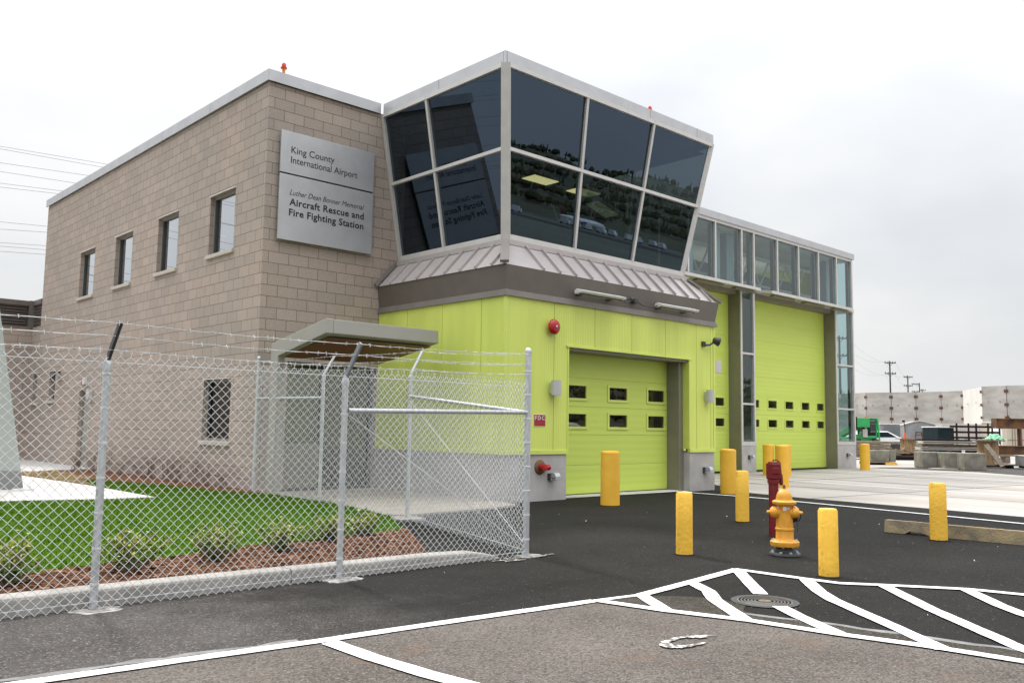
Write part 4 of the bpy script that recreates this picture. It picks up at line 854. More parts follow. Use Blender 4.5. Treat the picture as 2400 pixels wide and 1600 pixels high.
# large sign on the short block wall
sg = thing("building_sign", (8.82, 14.85, 4.71), "large square brushed silver sign with black lettering on the block wall", "sign")
b = MB(); b.box(7.785, 9.87, 14.80, 14.84, 5.995, 6.803); b.box(7.785, 9.87, 14.80, 14.84, 4.714, 5.965); b.build("panel", "brushed_silver", sg, bevel=.004)
b = MB(); b.box(7.9, 9.75, 14.842, 14.90, 4.85, 6.65); b.box(7.80, 9.86, 14.82, 14.845, 5.965, 5.995); b.build("backing", "black_letter", sg)
fn = lambda x0_, z0_: (lambda u, v: (x0_ + u, 14.797, z0_ + v))
b = MB()
text_mesh(b, "King County", fn(8.0, 6.395), .94, .135, .004); text_mesh(b, "International Airport", fn(8.0, 6.20), 1.48, .135, .004)
text_mesh(b, "Luther Dean Bonner Memorial", fn(8.0, 5.585), 1.66, .108, 0, .32)
text_mesh(b, "Aircraft Rescue and", fn(8.0, 5.39), 1.66, .135, .022, gap=1.06); text_mesh(b, "Fire Fighting Station", fn(8.0, 5.19), 1.66, .135, .022, gap=1.06)
b.build("lettering", "black_letter", sg, fix=False)
# alarm bell
t = yb_thing("alarm_bell", 11.28, 3.09, "round red alarm bell on the green siding under the brown band", "bell")
mY = Matrix(((1, 0, 0), (0, 0, -1), (0, 1, 0)))       # local z -> -Y
b = MB(); b.lathe([(.05, 0), (.05, .05), (.115, .055), (.138, .075), (.138, .095), (.118, .125), (.07, .145), (.02, .15)], (11.28, Y0, 3.09), mY, 32); b.build("gong", "bell_red", t, smooth=True)
b = MB(); b.lathe([(.022, .148), (.022, .158), (.01, .165)], (11.28, Y0, 3.09), mY, 12); b.build("centre_nut", "galvanised", t, smooth=True)
# half-cylinder wall lamps
def wall_lamp(x, z, label):
    t = yb_thing("wall_lamp", x, z, label, "wall lamp", "silver wall lamps beside the garage door")
    b = MB(); b.box(x - .06, x + .06, Y0 - .07, Y0 + .005, z - .10, z + .10); b.build("bracket", "mullion_metal", t, bevel=.004)
    b = MB(); n = 14; pr = [(x + .095 * math.cos(a), Y0 - .09 - .10 * math.sin(a)) for a in [math.pi * k / n for k in range(n + 1)]] + [(x - .095, Y0 - .07), (x + .095, Y0 - .07)]
    b.prism(pr, z - .135, z + .135); b.build("shade", "brushed_silver", t, smooth=True)
wall_lamp(11.33, 1.995, "silver half-round wall lamp left of the garage door, above the red FDC sign"); wall_lamp(16.10, 2.01, "silver half-round wall lamp right of the garage door, near the building corner")
# FDC sign
t = yb_thing("fdc_sign", 11.02, 1.41, "small red FDC sign on the green siding", "sign")
b = MB(); b.box(10.872, 11.168, Y0 - .008, Y0 + .003, 1.305, 1.517); b.build("border", "white_plastic", t); b = MB(); b.box(10.882, 11.158, Y0 - .012, Y0 - .008, 1.314, 1.508); b.build("plate", "sign_red", t)
b = MB(); text_mesh(b, "FDC", lambda u, v: (10.90 + u, Y0 - .0135, 1.42 + v), .24, .07, .012, gap=1.25)
b.build("lettering", "white_plastic", t, fix=False)
# fire department connection
t = yb_thing("fire_hose_inlet", 11.05, .59, "red fire hose inlet with a round rusty wall plate on the concrete base", "hose inlet")
b = MB(); b.lathe([(.13, 0), (.13, .012), (.11, .022), (.05, .03)], (11.05, Y0 + .01, .59), mY, 28); b.build("wall_plate", "brass_rust", t, smooth=True)
b = MB(); b.lathe([(.05, .02), (.05, .10), (.062, .10), (.062, .135), (.03, .14)], (11.05, Y0 + .01, .59), mY, 18)
b.lathe([(.045, 0), (.045, .09), (.05, .09), (.05, .13), (.02, .135)], (11.09, Y0 - .06, .585), Matrix(((0, 0, 1), (0, 1, 0), (-1, 0, 0))), 16); b.build("outlet", "bell_red", t, smooth=True)
def shroud(x, y, z, label, name="wall_spotlight"):
    t = thing(name, (x, y, z), label, "light fitting", "small grey lights on the concrete plinths")
    b = MB(); b.box(x - .05, x + .05, y - .04, y + .01, z - .06, z + .06); b.build("junction_box", "dark_iron", t, bevel=.006)
    b = MB(); pr = [(y - .035, z - .07), (y - .035, z + .05), (y - .09, z + .075), (y - .15, z + .06), (y - .175, z + .01), (y - .175, z - .05), (y - .16, z - .05), (y - .15, z - .01), (y - .06, z - .02), (y - .06, z - .07)]
    b.extr(pr, lambda t_, u, v: Vector((x - .015 if t_ == 0 else x + .11, u, v))); b.build("hood", "galvanised", t, bevel=.006)
shroud(11.30, Y0 + .01, .42, "small grey hooded light right below the red hose inlet"); shroud(16.02, Y0 + .01, .435, "small grey hooded light on the concrete base right of the garage door")
shroud(24.22, YF + .005, .47, "small grey hooded light on the plinth between the two tall bay doors"); shroud(30.68, YF + .005, .47, "small grey hooded light on the plinth at the far right building corner")
# camera / spot at the right of the tower
t = yb_thing("security_floodlight", 15.98, 3.13, "black round floodlight on a grey arm at the green corner above the right wall lamp", "floodlight")
b = MB(); b.box(15.93, 16.03, Y0 - .05, Y0, 3.08, 3.19); b.tube([(16.0, Y0 - .04, 3.12), (16.10, Y0 - .10, 3.12), (16.16, Y0 - .14, 3.17)], .022, 8); b.build("arm", "dark_iron", t)
mz = Vector((.75, -.6, -.28)).normalized().to_track_quat('Z', 'Y').to_matrix()
b = MB(); b.lathe([(.03, -.05), (.07, -.03), (.085, .03), (.10, .08), (.10, .10), (.075, .10), (.06, .06)], (16.20, Y0 - .17, 3.22), mz, 22); b.build("head", "black_metal", t, smooth=True)
# little placard fixed on the side return
t = thing("projecting_sign", (16.66, 11.6, 2.53), "blank pinkish grey sign panel projecting beyond the green corner", "sign")
b = MB(); b.box(16.42, 16.84, Y0 + .10, Y0 + .13, 2.555, 2.83); b.build("panel", "placard", t, bevel=.004); b = MB(); b.box(16.40, 16.46, Y0 + .085, Y0 + .145, 2.58, 2.80); b.build("bracket", "brown_trim", t)
# strip lights on the brown band with their junction box
def strip(x0_, x1_, z, label):
    t = thing("strip_light", ((x0_ + x1_) / 2, Y0 - .05, z), label, "strip light", "white strip lights on the brown band")
    b = MB(); b.extr([(Y0 - .10, z - .03), (Y0 - .10, z + .035), (Y0 - .15, z + .065), (Y0 - .30, z + .02), (Y0 - .28, z - .015)], lambda q, y, zz: Vector((x0_ if q == 0 else x1_, y, zz))); b.build("housing", "white_plastic", t, bevel=.006)
    b = MB()
    for x in (x0_ + .12, x1_ - .3): b.box(x, x + .06, Y0 - .12, Y0 - .02, z - .05, z + .02)
    b.tube([(x0_ + .05, Y0 - .20, z - .025), (x1_ - .05, Y0 - .20, z - .025)], .016, 8); b.build("tube_and_bracket", "dark_iron", t)
strip(11.79, 13.06, 3.775, "left white strip light on the brown band above the garage door"); strip(14.18, 15.45, 3.775, "right white strip light on the brown band above the garage door")
t = thing("junction_box", (13.55, Y0 - .05, 3.80), "small dark junction box with cables between the two strip lights", "junction box")
b = MB(); b.box(13.50, 13.62, Y0 - .13, Y0 - .02, 3.76, 3.85); b.lathe([(.04, 0), (.045, .03), (.02, .05)], (13.46, Y0 - .08, 3.83), mY, 14); b.build("box", "dark_iron", t, bevel=.006)
b = MB(); b.tube([(13.06, Y0 - .16, 3.77), (13.25, Y0 - .12, 3.745), (13.42, Y0 - .10, 3.79), (13.5, Y0 - .09, 3.80)], .012, 6); b.tube([(13.62, Y0 - .09, 3.80), (13.8, Y0 - .1, 3.745), (14.0, Y0 - .14, 3.735), (14.18, Y0 - .16, 3.77)], .012, 6); b.build("cable", "black_metal", t, smooth=True)
def beacon(x, y, label, up_=0.0):
    global ROOF_T
    keep = ROOF_T; ROOF_T = ROOF_T + up_
    t = thing("obstruction_beacon", (x, y, ROOF_T), label, "beacon", "red roof beacons")
    b = MB(); b.lathe([(.03, -.36), (.03, .36), (.05, .365), (.05, .38)], (x, y, ROOF_T), None, 14); b.build("post", "beacon_amber", t, smooth=True)
    b = MB(); b.lathe([(.065, .38), (.065, .40), (.045, .41), (.045, .46), (.03, .49), (.01, .50)], (x, y, ROOF_T), None, 16); b.build("lens", "beacon_red", t, smooth=True)
    ROOF_T = keep
beacon(8.14, 15.5, "red and amber roof beacon behind the block wall corner"); beacon(15.45, 12.1, "red roof beacon behind the fascia of the glass control room", .17)
# far small fittings on the long wall
t = thing("wall_camera", (XB, 26.6, 2.6), "dark security camera on an arm beside the small far windows", "camera")
b = MB(); b.tube([(XB, 26.6, 2.62), (XB - .18, 26.55, 2.62), (XB - .2, 26.45, 2.5)], .025, 8); b.build("arm", "dark_iron", t); b = MB(); b.bar((XB - .12, 26.72, 2.60), (XB - .30, 26.30, 2.45), .09, .1); b.build("housing", "black_metal", t)
t = thing("fire_strobe", (XB, 24.4, 2.28), "small red and white fire alarm strobe above the side door", "alarm")
b = MB(); b.box(XB - .05, XB, 24.40, 24.56, 2.22, 2.40); b.build("base", "bell_red", t, bevel=.006); b = MB(); b.box(XB - .085, XB, 24.26, 24.395, 2.22, 2.40); b.build("lens", "white_plastic", t, bevel=.01)
t = thing("wall_lantern", (XB, 23.85, 1.95), "grey box wall lamp beside the side door in the block wall", "wall lamp")
b = MB(); b.box(XB - .12, XB, 23.75, 23.93, 1.83, 2.08); b.build("housing", "mullion_metal", t, bevel=.01); b = MB(); b.box(XB - .10, XB - .02, 23.77, 23.91, 1.82, 1.831); b.build("lens", "white_plastic", t)

# ================================================================== LEFT PYLON
py = thing("steel_pylon", (3.3, 16.3, .105), "pale tapering steel leg with a dark base on the white pad", "pylon")
A = Vector((4.249, 16.574, .105)); lx = Vector((-.731, .682, 0)); bk = Vector((-.3, .75, 0))
def pylon_ring(z):
    o = A + lx * (.28 * (z - .1) * .72); o.z = z
    wdt = 1.3; return [o, o + bk * .5, o + bk * .5 + lx * wdt, o + lx * wdt]
b = MB(); b.hexa(pylon_ring(.105) + pylon_ring(.42)); b.build("base_skirt", "pylon_grey", py, fix=True)
b = MB(); q0 = pylon_ring(.421); q1 = pylon_ring(5.2); b.hexa(q0 + q1); b.build("leg", "pylon_white", py)
b = MB(); b.box(4.05, 4.35, 16.35, 16.5, .106, .14); b.tube([(4.3, 16.42, .1), (4.3, 16.42, .19)], .025, 8); b.build("anchor_plate", "white_plastic", py)

# ================================================================== CHAIN-LINK FENCES
def fabric(segs, W=.068, r=.0021, seed=1):
    """segs: [(x0,y0,top0),(x1,y1,top1),...] diamonds woven from zigzag strands"""
    rnd = np.random.RandomState(seed); V = []; F = []
    def tube2(P0, P1):
        d = P1 - P0; ln = np.linalg.norm(d, axis=1)[:, None]; d = d / ln
        ref = np.array([[.3, .9, .1]]); x = np.cross(d, ref); x /= np.linalg.norm(x, axis=1)[:, None]; y = np.cross(x, d); base = sum(len(v) for v in V)
        n = len(P0); vs = np.empty((n, 8, 3))
        for k, (a, c) in enumerate(((1, 0), (0, 1), (-1, 0), (0, -1))):
            off = (x * a + y * c) * r; vs[:, k] = P0 + off; vs[:, 4 + k] = P1 + off
        V.append(vs.reshape(-1, 3)); ii = base + np.arange(n)[:, None] * 8
        for k in range(4):
            F.append(np.hstack([ii + k, ii + (k + 1) % 4, ii + 4 + (k + 1) % 4, ii + 4 + k]))
    for (xa, ya, ta), (xb, yb, tb) in zip(segs, segs[1:]):
        L_ = math.hypot(xb - xa, yb - ya); ns = int(L_ / (W / 2)); H = int(round((min(ta, tb) - .01) / (W / 2)));
        dirv = np.array([(xb - xa) / L_, (yb - ya) / L_]); nrm = np.array([-dirv[1], dirv[0]])
        for i in range(ns):
            k = np.arange(H + 1); u = (i + ((k + i) % 2)) * (L_ / ns); u = u + .004 * np.sin(k * .7 + i * .3); f_ = u / L_
            top = ta + (tb - ta) * f_; z = .008 + (top - .008) * k / H
            off = .006 * np.where((k + i) % 2 == 0, 1, -1) * .5 + .008 * np.sin(u * 2.1) * np.sin(z * 2.3)
            P = np.stack([xa + dirv[0] * u + nrm[0] * off, ya + dirv[1] * u + nrm[1] * off, z], 1)
            tube2(P[:-1], P[1:])
            # twisted barb at the top
            e = P[-1]
            if (H + i) % 2 == 0:
                q0 = np.array([e, e + [0, 0, .018], e + [0, 0, .018]]); q1 = np.array([e + [0, 0, .018], e + [dirv[0] * .011, dirv[1] * .011, .032], e + [-dirv[0] * .011, -dirv[1] * .011, .032]]); tube2(q0, q1)
    return np.concatenate(V), np.concatenate(F)
def np_mesh(name, V, F, m, parent):
    me = bpy.data.meshes.new(name); V = V - np.array(parent.location)
    me.from_pydata(V.tolist(), [], F.tolist()); me.materials.append(MATS[m]); o = bpy.data.objects.new(name, me); COL.objects.link(o); o.parent = parent; return o
def barbed(b, pts, r=.0017):
    P = []
    for a, c in zip(pts, pts[1:]):
        a = Vector(a); c = Vector(c); n = max(3, int((c - a).length / .11))
        for k in range(n):
            t = k / n; p = a.lerp(c, t); p.z -= .022 * (c - a).length / 2 * 4 * t * (1 - t) * .6; P.append(p)
    P.append(Vector(pts[-1]))
    b.tube(P, r, 5); q = [p + Vector((.003 * math.sin(k * 2), .003 * math.cos(k * 2), .004 * math.cos(k * 1.7))) for k, p in enumerate(P)]; b.tube(q, r, 5)
    for k in range(0, len(P) - 1):
        d = (P[k + 1] - P[k]).normalized(); p = P[k].lerp(P[k + 1], random.random())
        s_ = Vector((0, 0, 1)).cross(d).normalized()
        for sg_ in (1, -1):
            v = (Vector((0, 0, 1)) * random.uniform(.5, 1) + s_ * random.uniform(-1, 1)).normalized() * sg_ * .018
            b.tube([p - v, p + v], .0016, 4, cap=False)
def post(f, x, y, h, r, arm=None, capped=False):
    b = MB(); b.tube([(x, y, -.05), (x, y, h)], r, 16)
    if capped: b.lathe([(r + .003, -.02), (r + .004, .0), (r * .8, .022), (r * .3, .032)], (x, y, h), None, 16)
    else: b.lathe([(r + .004, -.06), (r + .006, -.02), (r + .004, .0), (r * .5, .03), (.014, .05)], (x, y, h), None, 16)
    o = b.build("post", "galvanised", f, smooth=True)
    if arm:
        a = MB(); p0 = Vector((x, y, h + .02)); p1 = Vector(arm); a.bar(p0, p1, .022, .045, upv=(p1 - p0).cross(Vector((1, 0, 0)))); a.build("barb_arm", arm_mat, o, bevel=.003)
    t = MB()
    for z in np.arange(.16, h - .08, .24): t.lathe([(r + .002, 0), (r + .004, .004), (r + .004, .014), (r + .002, .018)], (x, y, z), None, 14)
    t.build("tie_bands", "wire_galvanised", o)
    return o
FY = 6.42
f1 = thing("chain_link_fence", (4.2, FY, 0), "galvanised chain link fence with barbed wire along the kerb", "fence")
V, F = fabric([(-.9, FY - .012, 1.735), (6.20, FY - .012, 1.735)], seed=1); np_mesh("mesh_fabric", V, F, "wire_galvanised", f1)
arm_mat = "black_metal"
post(f1, .22, FY + .02, 1.69, .027, (.24, FY - .18, 1.96)); post(f1, 2.13, FY + .02, 1.69, .027, (2.15, FY - .14, 1.965)); arm_mat = "duct_grey"
post(f1, 4.075, FY + .02, 1.665, .027, (4.10, FY - .16, 1.965))
post(f1, 6.235, FY + .02, 2.06, .033, None, True)
b = MB(); b.tube([(4.10, FY, 1.40), (6.20, FY, 1.432)], .021, 12); b.build("brace_rail", "galvanised", f1, smooth=True)
b = MB(); b.tube([(-.9, FY - .005, .052), (2.1, FY - .005, .055), (4.07, FY - .005, .05), (6.2, FY - .005, .055)], .003, 5); b.tube([(-.9, FY - .005, 1.69), (6.2, FY - .005, 1.69)], .003, 5); b.tube([(4.11, FY + .0, 1.36), (6.19, FY + .0, .10)], .004, 5); b.build("tension_wire", "wire_galvanised", f1)
for z_, d_, zp in ((1.955, -.15, 2.025), (1.868, -.10, 1.915), (1.775, -.045, 1.815)):
    b = MB(); barbed(b, [(-.9, FY + d_, z_), (.23, FY + d_, z_), (2.14, FY + d_, z_), (4.09, FY + d_, z_), (6.22, FY - .02, zp)]); b.build("barbed_wire", "wire_galvanised", f1, fix=False)
for x, y, L_, wd in ((2.13, FY - .06, .16, .10), (4.08, FY - .04, .16, .10), (6.27, FY - .0, .15, .10)):
    b = MB(); n = 14; pr = []
    for k in range(n):
        a = 2 * math.pi * k / n; s_ = 1 / max(abs(math.cos(a)), abs(math.sin(a))); s_ = min(s_, 1.32)
        pr.append((x + L_ * math.cos(a) * s_ * random.uniform(.72, 1.12), y + wd * math.sin(a) * s_ * random.uniform(.9, 1.05)))
    b.prism(pr, -.02, .008); b.build("post_footing", "footing_mix", f1)
P3, P4, P5, P6 = (6.235, FY + .02), (7.33, 9.93), (7.30, 12.2), (7.42, 14.62)
f2 = thing("chain_link_fence", (7.3, 9.93, 0), "galvanised chain link fence running back from the end post to the block wall corner", "fence")
V, F = fabric([(6.27, FY + .06, 1.74), (7.33, 9.93, 1.99), (7.30, 12.2, 2.10), (7.42, 14.62, 2.28)], r=.0020, seed=2); np_mesh("mesh_fabric", V, F, "wire_galvanised", f2)
arm_mat = "galvanised"
post(f2, 7.345, 9.94, 1.97, .027, (7.53, 9.93, 2.33)); post(f2, 7.315, 12.2, 2.05, .027, (7.50, 12.2, 2.37)); post(f2, 7.43, 14.62, 2.45, .030, None, True)
b = MB(); b.tube([(6.26, FY + .08, 1.435), (7.33, 9.92, 1.69)], .021, 12); b.build("brace_rail", "galvanised", f2, smooth=True); b = MB(); b.tube([(7.31, 12.2, 1.70), (7.42, 14.6, 1.725)], .02, 12); b.build("brace_rail", "galvanised", f2, smooth=True)
b = MB(); b.tube([(7.33, 9.92, 1.62), (6.28, FY + .1, .12)], .0045, 5); b.tube([(6.26, FY + .06, .055), (7.33, 9.93, .06), (7.3, 12.2, .1), (7.42, 14.6, .14)], .003, 5); b.build("tension_wire", "wire_galvanised", f2)
for t_, zp in ((1.0, 2.03), (.62, 1.92), (.25, 1.82)):
    b = MB(); barbed(b, [(6.24, FY + .02, zp), (7.345 + .185 * t_, 9.93, 1.99 + .34 * t_), (7.315 + .185 * t_, 12.2, 2.07 + .30 * t_), (7.43, 14.62, 2.15 + .24 * t_)]); b.build("barbed_wire", "wire_galvanised", f2, fix=False)
b = MB(); b.lathe([(.24, -.02), (.24, .02), (.2, .032)], (7.34, 9.95, 0), None, 12); b.build("post_footing", "concrete_kerb", f2)

# ================================================================== BOLLARDS, HYDRANT, HOSE POST
def big_bollard(loc, label, h=.905, r=.163):
    t = thing("bollard", (*loc, 0), label, "bollard", "large yellow bollards guarding the doors")
    b = MB(); b.lathe([(r, -.05), (r, h - .055)], (*loc, 0), None, 40); b.build("sleeve", "yellow_paint", t, smooth=True)
    b = MB(); b.lathe([(r + .002, h - .056), (r + .002, h - .045), (r * .97, h - .018), (r * .7, h - .004), (.01, h)], (*loc, 0), None, 40); b.build("cap", "yellow_paint", t, smooth=True)
for l, lab in [((11.56, 9.90), "large yellow bollard standing in front of the lime garage door"), ((15.70, 10.28), "large yellow bollard beside the right corner of the green tower base"), ((23.07, 13.74), "large yellow bollard just left of the red valve post, before the right bay door"), ((23.34, 13.36), "large yellow bollard mostly hidden behind another, only its right edge showing"), ((18.55, 10.70), "large yellow bollard directly behind the red valve post and hydrant"), ((29.9, 14.08), "large yellow bollard alone at the far right building corner")]: big_bollard(l, lab, r=.15 if l[0] == 18.55 else .163, h=.97 if l[0] == 18.55 else .91)
def small_bollard(loc, label, h, r):
    t = thing("bollard", (*loc, 0), label, "bollard", "small rough yellow bollards around the hydrant")
    b = MB(); n = 24
    pr = [(r * 1.0, -.05), (r * 1.01, .03), (r, h * .5), (r * .99, h - .022), (r * .86, h), (.005, h + .001)]
    b.lathe(pr, (*loc, 0), None, n); b.build("post", "yellow_rough", t, smooth=True)
    b = MB(); b.lathe([(r * 1.35, -.02), (r * 1.3, .004), (r * 1.02, .008)], (*loc, 0), None, n); b.build("base_patch", "new_asphalt", t)
for l, lab, h, r in [((7.66, 5.55), "small rough yellow bollard left of the hydrant, nearest the fence end post", .636, .086), ((11.07, 7.02), "small pitted yellow bollard behind and left of the red valve post", .715, .094), ((7.57, 3.92), "smooth small yellow bollard nearest the white island lines", .597, .086), ((11.21, 4.38), "rough yellow bollard in front of the long concrete wheel stop", .685, .098)]: small_bollard(l, lab, h, r)
hx, hy = 8.44, 4.85
hyd = thing("fire_hydrant", (hx, hy, 0), "amber yellow fire hydrant with side outlets and black foot flange", "hydrant")
b = MB(); b.lathe([(.155, 0), (.16, .012), (.155, .03), (.10, .045), (.09, .06), (.088, .115)], (hx, hy, 0), None, 32); b.build("foot_flange", "dark_iron", hyd, smooth=True)
b = MB()
for k in range(8):
    a = k * math.pi / 4 + .2; b.lathe([(.016, .03), (.016, .048), (.008, .05)], (hx + .128 * math.cos(a), hy + .128 * math.sin(a), 0), None, 6)
b.build("flange_bolts", "galvanised", hyd)
b = MB(); b.lathe([(.08, .088), (.143, .10), (.147, .115), (.147, .145), (.135, .158), (.096, .165), (.09, .18), (.088, .262), (.095, .265), (.095, .282), (.087, .287), (.083, .40), (.083, .515), (.09, .525), (.118, .528), (.122, .54), (.122, .555), (.108, .565), (.083, .572), (.081, .60), (.072, .635), (.055, .662), (.03, .678), (.024, .682), (.024, .69)], (hx, hy, 0), None, 36); b.build("barrel", "hydrant_yellow", hyd, smooth=True)
b = MB()
for k in range(8):
    a = k * math.pi / 4 + .1; b.lathe([(.010, .155), (.010, .168)], (hx + .125 * math.cos(a), hy + .125 * math.sin(a), 0), None, 6); b.lathe([(.010, .088), (.010, .10)], (hx + .125 * math.cos(a + .3), hy + .125 * math.sin(a + .3), 0), None, 6)
b.build("bonnet_bolts", "galvanised", hyd)
b = MB(); b.lathe([(.016, .69), (.014, .725)], (hx, hy, 0), None, 5); b.build("operating_nut", "brass_rust", hyd)
mR = Vector((.70, -.71, 0)).to_track_quat('Z', 'Y').to_matrix(); mLf = Vector((-.70, .71, 0)).to_track_quat('Z', 'Y').to_matrix(); mB = Vector((.70, .71, 0)).to_track_quat('Z', 'Y').to_matrix(); mRf = Vector((.42, -.91, 0)).to_track_quat('Z', 'Y').to_matrix()
for mm, k in ((mRf, 1.0), (mLf, 1.0)):
    b = MB(); b.lathe([(.058, .05), (.058, .085), (.062, .088), (.062, .092), (.058, .094), (.056, .125), (.042, .142), (.018, .150), (.016, .178), (.008, .184)], (hx, hy, .445), mm, 22); b.build("hose_outlet", "hydrant_yellow", hyd, smooth=True)
b = MB(); mS = Vector((.8, -.25, 0)).to_track_quat('Z', 'Y').to_matrix()
b.lathe([(.075, .06), (.078, .11), (.084, .112), (.084, .15), (.06, .165)], (hx, hy, .42), mS, 26); b.build("pumper_cap", "black_metal", hyd, smooth=True)
b = MB(); b.lathe([(.081, .112), (.088, .113), (.088, .128), (.081, .129)], (hx, hy, .42), mS, 26); b.build("cap_ring", "brushed_silver", hyd, smooth=True)
b = MB(); pc = Vector((hx, hy, 0)) + Vector((.62, -.78, 0)) * .13
for k in range(7):
    b.tube([pc + Vector((.006 * math.sin(k * 2), 0, .37 - k * .018)), pc + Vector((.006 * math.sin(k * 2 + 2), 0, .352 - k * .018))], .004, 5)
b.build("cap_chain", "dark_iron", hyd)
b = MB()
for a0, wd, zc_, hh in ((-.95, .036, .487, .042), (-.48, .03, .492, .02), (-2.0, .03, .487, .038)):
    aa = math.atan2(-hy, -hx) + (a0 + .95) * .9 + .05
    c_ = Vector((hx + .0845 * math.cos(aa), hy + .0845 * math.sin(aa), zc_)); tq = Vector((-math.sin(aa), math.cos(aa), 0))
    b.face([c_ - tq * wd / 2 - Vector((0, 0, hh / 2)), c_ + tq * wd / 2 - Vector((0, 0, hh / 2)), c_ + tq * wd / 2 + Vector((0, 0, hh / 2)), c_ - tq * wd / 2 + Vector((0, 0, hh / 2))])
b.build("sticker", "white_plastic", hyd, fix=False)
rx, ry = 9.88, 5.82
rp = thing("indicator_post", (rx, ry, 0), "dark red square-headed valve post standing just behind the hydrant", "valve post")
b = MB(); b.lathe([(.062, -.05), (.062, .20), (.060, .201), (.060, .64), (.072, .642), (.072, .69), (.064, .692)], (rx, ry, 0), None, 24); b.build("standpipe", "red_paint", rp, smooth=True)
RZ = Matrix.Rotation(YAW + .35, 3, 'Z')
b = MB(); b.obox((rx, ry, .79), (.13, .13, .195), RZ); b.obox((rx, ry, .895), (.10, .10, .022), RZ); b.build("head", "red_paint", rp, bevel=.018)
b = MB(); b.obox(Vector((rx, ry, .797)) + RZ @ Vector((-.067, .02, 0)), (.012, .085, .05), RZ); b.build("indicator_window", "dark_iron", rp, bevel=.004)
b = MB(); b.obox(Vector((rx, ry, .797)) + RZ @ Vector((-.070, .02, .0)), (.02, .11, .07), RZ); b.build("window_bezel", "red_paint", rp, bevel=.004)
b = MB(); rv = Vector((.731, -.682, 0)); c0 = Vector((rx, ry, 0))
b.tube([c0 + Vector((0, 0, .90)), c0 + Vector((0, 0, .925)), c0 + rv * .05 + Vector((0, 0, .928)), c0 + rv * .085 + Vector((0, 0, .89)), c0 + rv * .092 + Vector((0, 0, .78)), c0 + rv * .095 + Vector((0, 0, .66))], .010, 8); b.lathe([(.018, -.05), (.022, -.02), (.02, .05), (.012, .09)], c0 + rv * .097 + Vector((0, 0, .67)), None, 10); b.build("crank_handle", "red_paint", rp, smooth=True)
# wheel stop
ws = thing("wheel_stop", (11.7, 3.2, 0), "long worn concrete wheel stop with yellow traces on the black asphalt", "wheel stop")
b = MB(); X_ = 11.52; xs = [(5.19, 0), (4.93, 0), (4.86, .035), (4.72, .035), (4.62, 0), (3.1, 0), (3.0, .04), (2.72, .04), (2.6, 0), (2.2, 0)]
for (ya, za), (yb_, zb_) in zip(xs, xs[1:]):
    s0 = lambda y, z: [(X_ + .03 * (5.19 - y) * .5, y, z), (X_ + .15 + .03 * (5.19 - y) * .5, y, z), (X_ + .13 + .03 * (5.19 - y) * .5, y, .155), (X_ + .025 + .03 * (5.19 - y) * .5, y, .155)]
    A_, B2 = s0(ya, za), s0(yb_, zb_); i = len(b.v); b.v += A_ + B2
    for k in range(4): b.f.append((i + k, i + (k + 1) % 4, i + 4 + (k + 1) % 4, i + 4 + k)); b.m.append(0)
    if ya == 5.19: b.f.append((i, i + 1, i + 2, i + 3)); b.m.append(0)
mat("wheel_stop_concrete", (0.30, 0.235, 0.125), (0.145, 0.125, 0.095), rough=.9, scale=5, detail=8, bump=.5, bscale=40)
b.build("body", "wheel_stop_concrete", ws)
b = MB()
for k in range(14):
    y = 5.1 - k * .21; b.box(X_ + .03 + .015 * (5.19 - y), X_ + .03 + .015 * (5.19 - y) + random.uniform(.04, .09), y - random.uniform(.05, .18), y, .1555, .157)
b.build("yellow_remnant", "wood_tan", ws)

# ================================================================== YARD BEYOND THE BAYS
AZ = YAW - math.pi / 2                                   # local x to the photographer's right, y away
def yard(name, px, d, label, cat, group=None, rz=0.0): return thing(name, spot(px, d), label, cat, group, AZ + rz)
def lb(o, parts):                                        # build local-frame parts
    for nm, m, fn_ in parts:
        b = MB(); fn_(b); me_o = b.build(nm, m, o, org=(0, 0, 0))
def local(o, nm, m, b, parent=None, **k): return b.build(nm, m, parent or o, org=(0, 0, 0), **k)
# jointed concrete panel wall
cw = thing("concrete_panel_wall", (0, 0, 0), "tall grey wall of precast concrete panels with rusty clips", "wall"); HW = 6.2
jx = [(1962, 0, 0), (2003.6, 5.51, 0), (2031.3, 5.60, 0), (2090.6, 5.66, 0), (2149, 5.74, 0), (2208.3, 5.83, 0), (2259, 5.96, 0), (2303, 6.45, 0), (2362.3, 6.60, 0), (2420, 6.7, 0), (2490, 6.8, 0), (2570, 6.9, 0)]
jp = []
for px, zt, _ in jx:
    zt = zt or 5.45; jp.append(spot(px, (HW - EYE) / (zt - EYE) * 95))
for k, (p, q) in enumerate(zip(jp, jp[1:])):
    d = (q - p).normalized(); n = Vector((d.y, -d.x, 0)); n = n if n.dot(Vector((p.x, p.y, 0))) < 0 else -n
    pale = k == 6; b = MB(); a_ = p + d * .04; c_ = q - d * .04  # panel that catches the light, painted brighter than its neighbours
    if pale: c_ = c_ - n * .3
    b.hexa([a_, c_, c_ - n * .25, a_ - n * .25] + [v + Vector((0, 0, HW)) for v in (a_, c_, c_ - n * .25, a_ - n * .25)]); o = b.build("panel", "concrete_panel_lit" if pale else "concrete_panel", cw)
    b = MB()
    for z in (3.0, 4.3, 5.65): b.bar(q + n * .06 - d * .2 + Vector((0, 0, z)), q + n * .06 + d * .2 + Vector((0, 0, z)), .1, .28)
    b.build("joint_clip", "rust_bracket", cw)
    b = MB()
    for u in (.27, .73): b.lathe([(.11, 0), (.11, .03)], p.lerp(q, u) + n * .0 + Vector((0, 0, 4.62)), n.to_track_quat('Z', 'Y').to_matrix(), 10)
    b.build("lifting_insert", "concrete_kerb", cw)
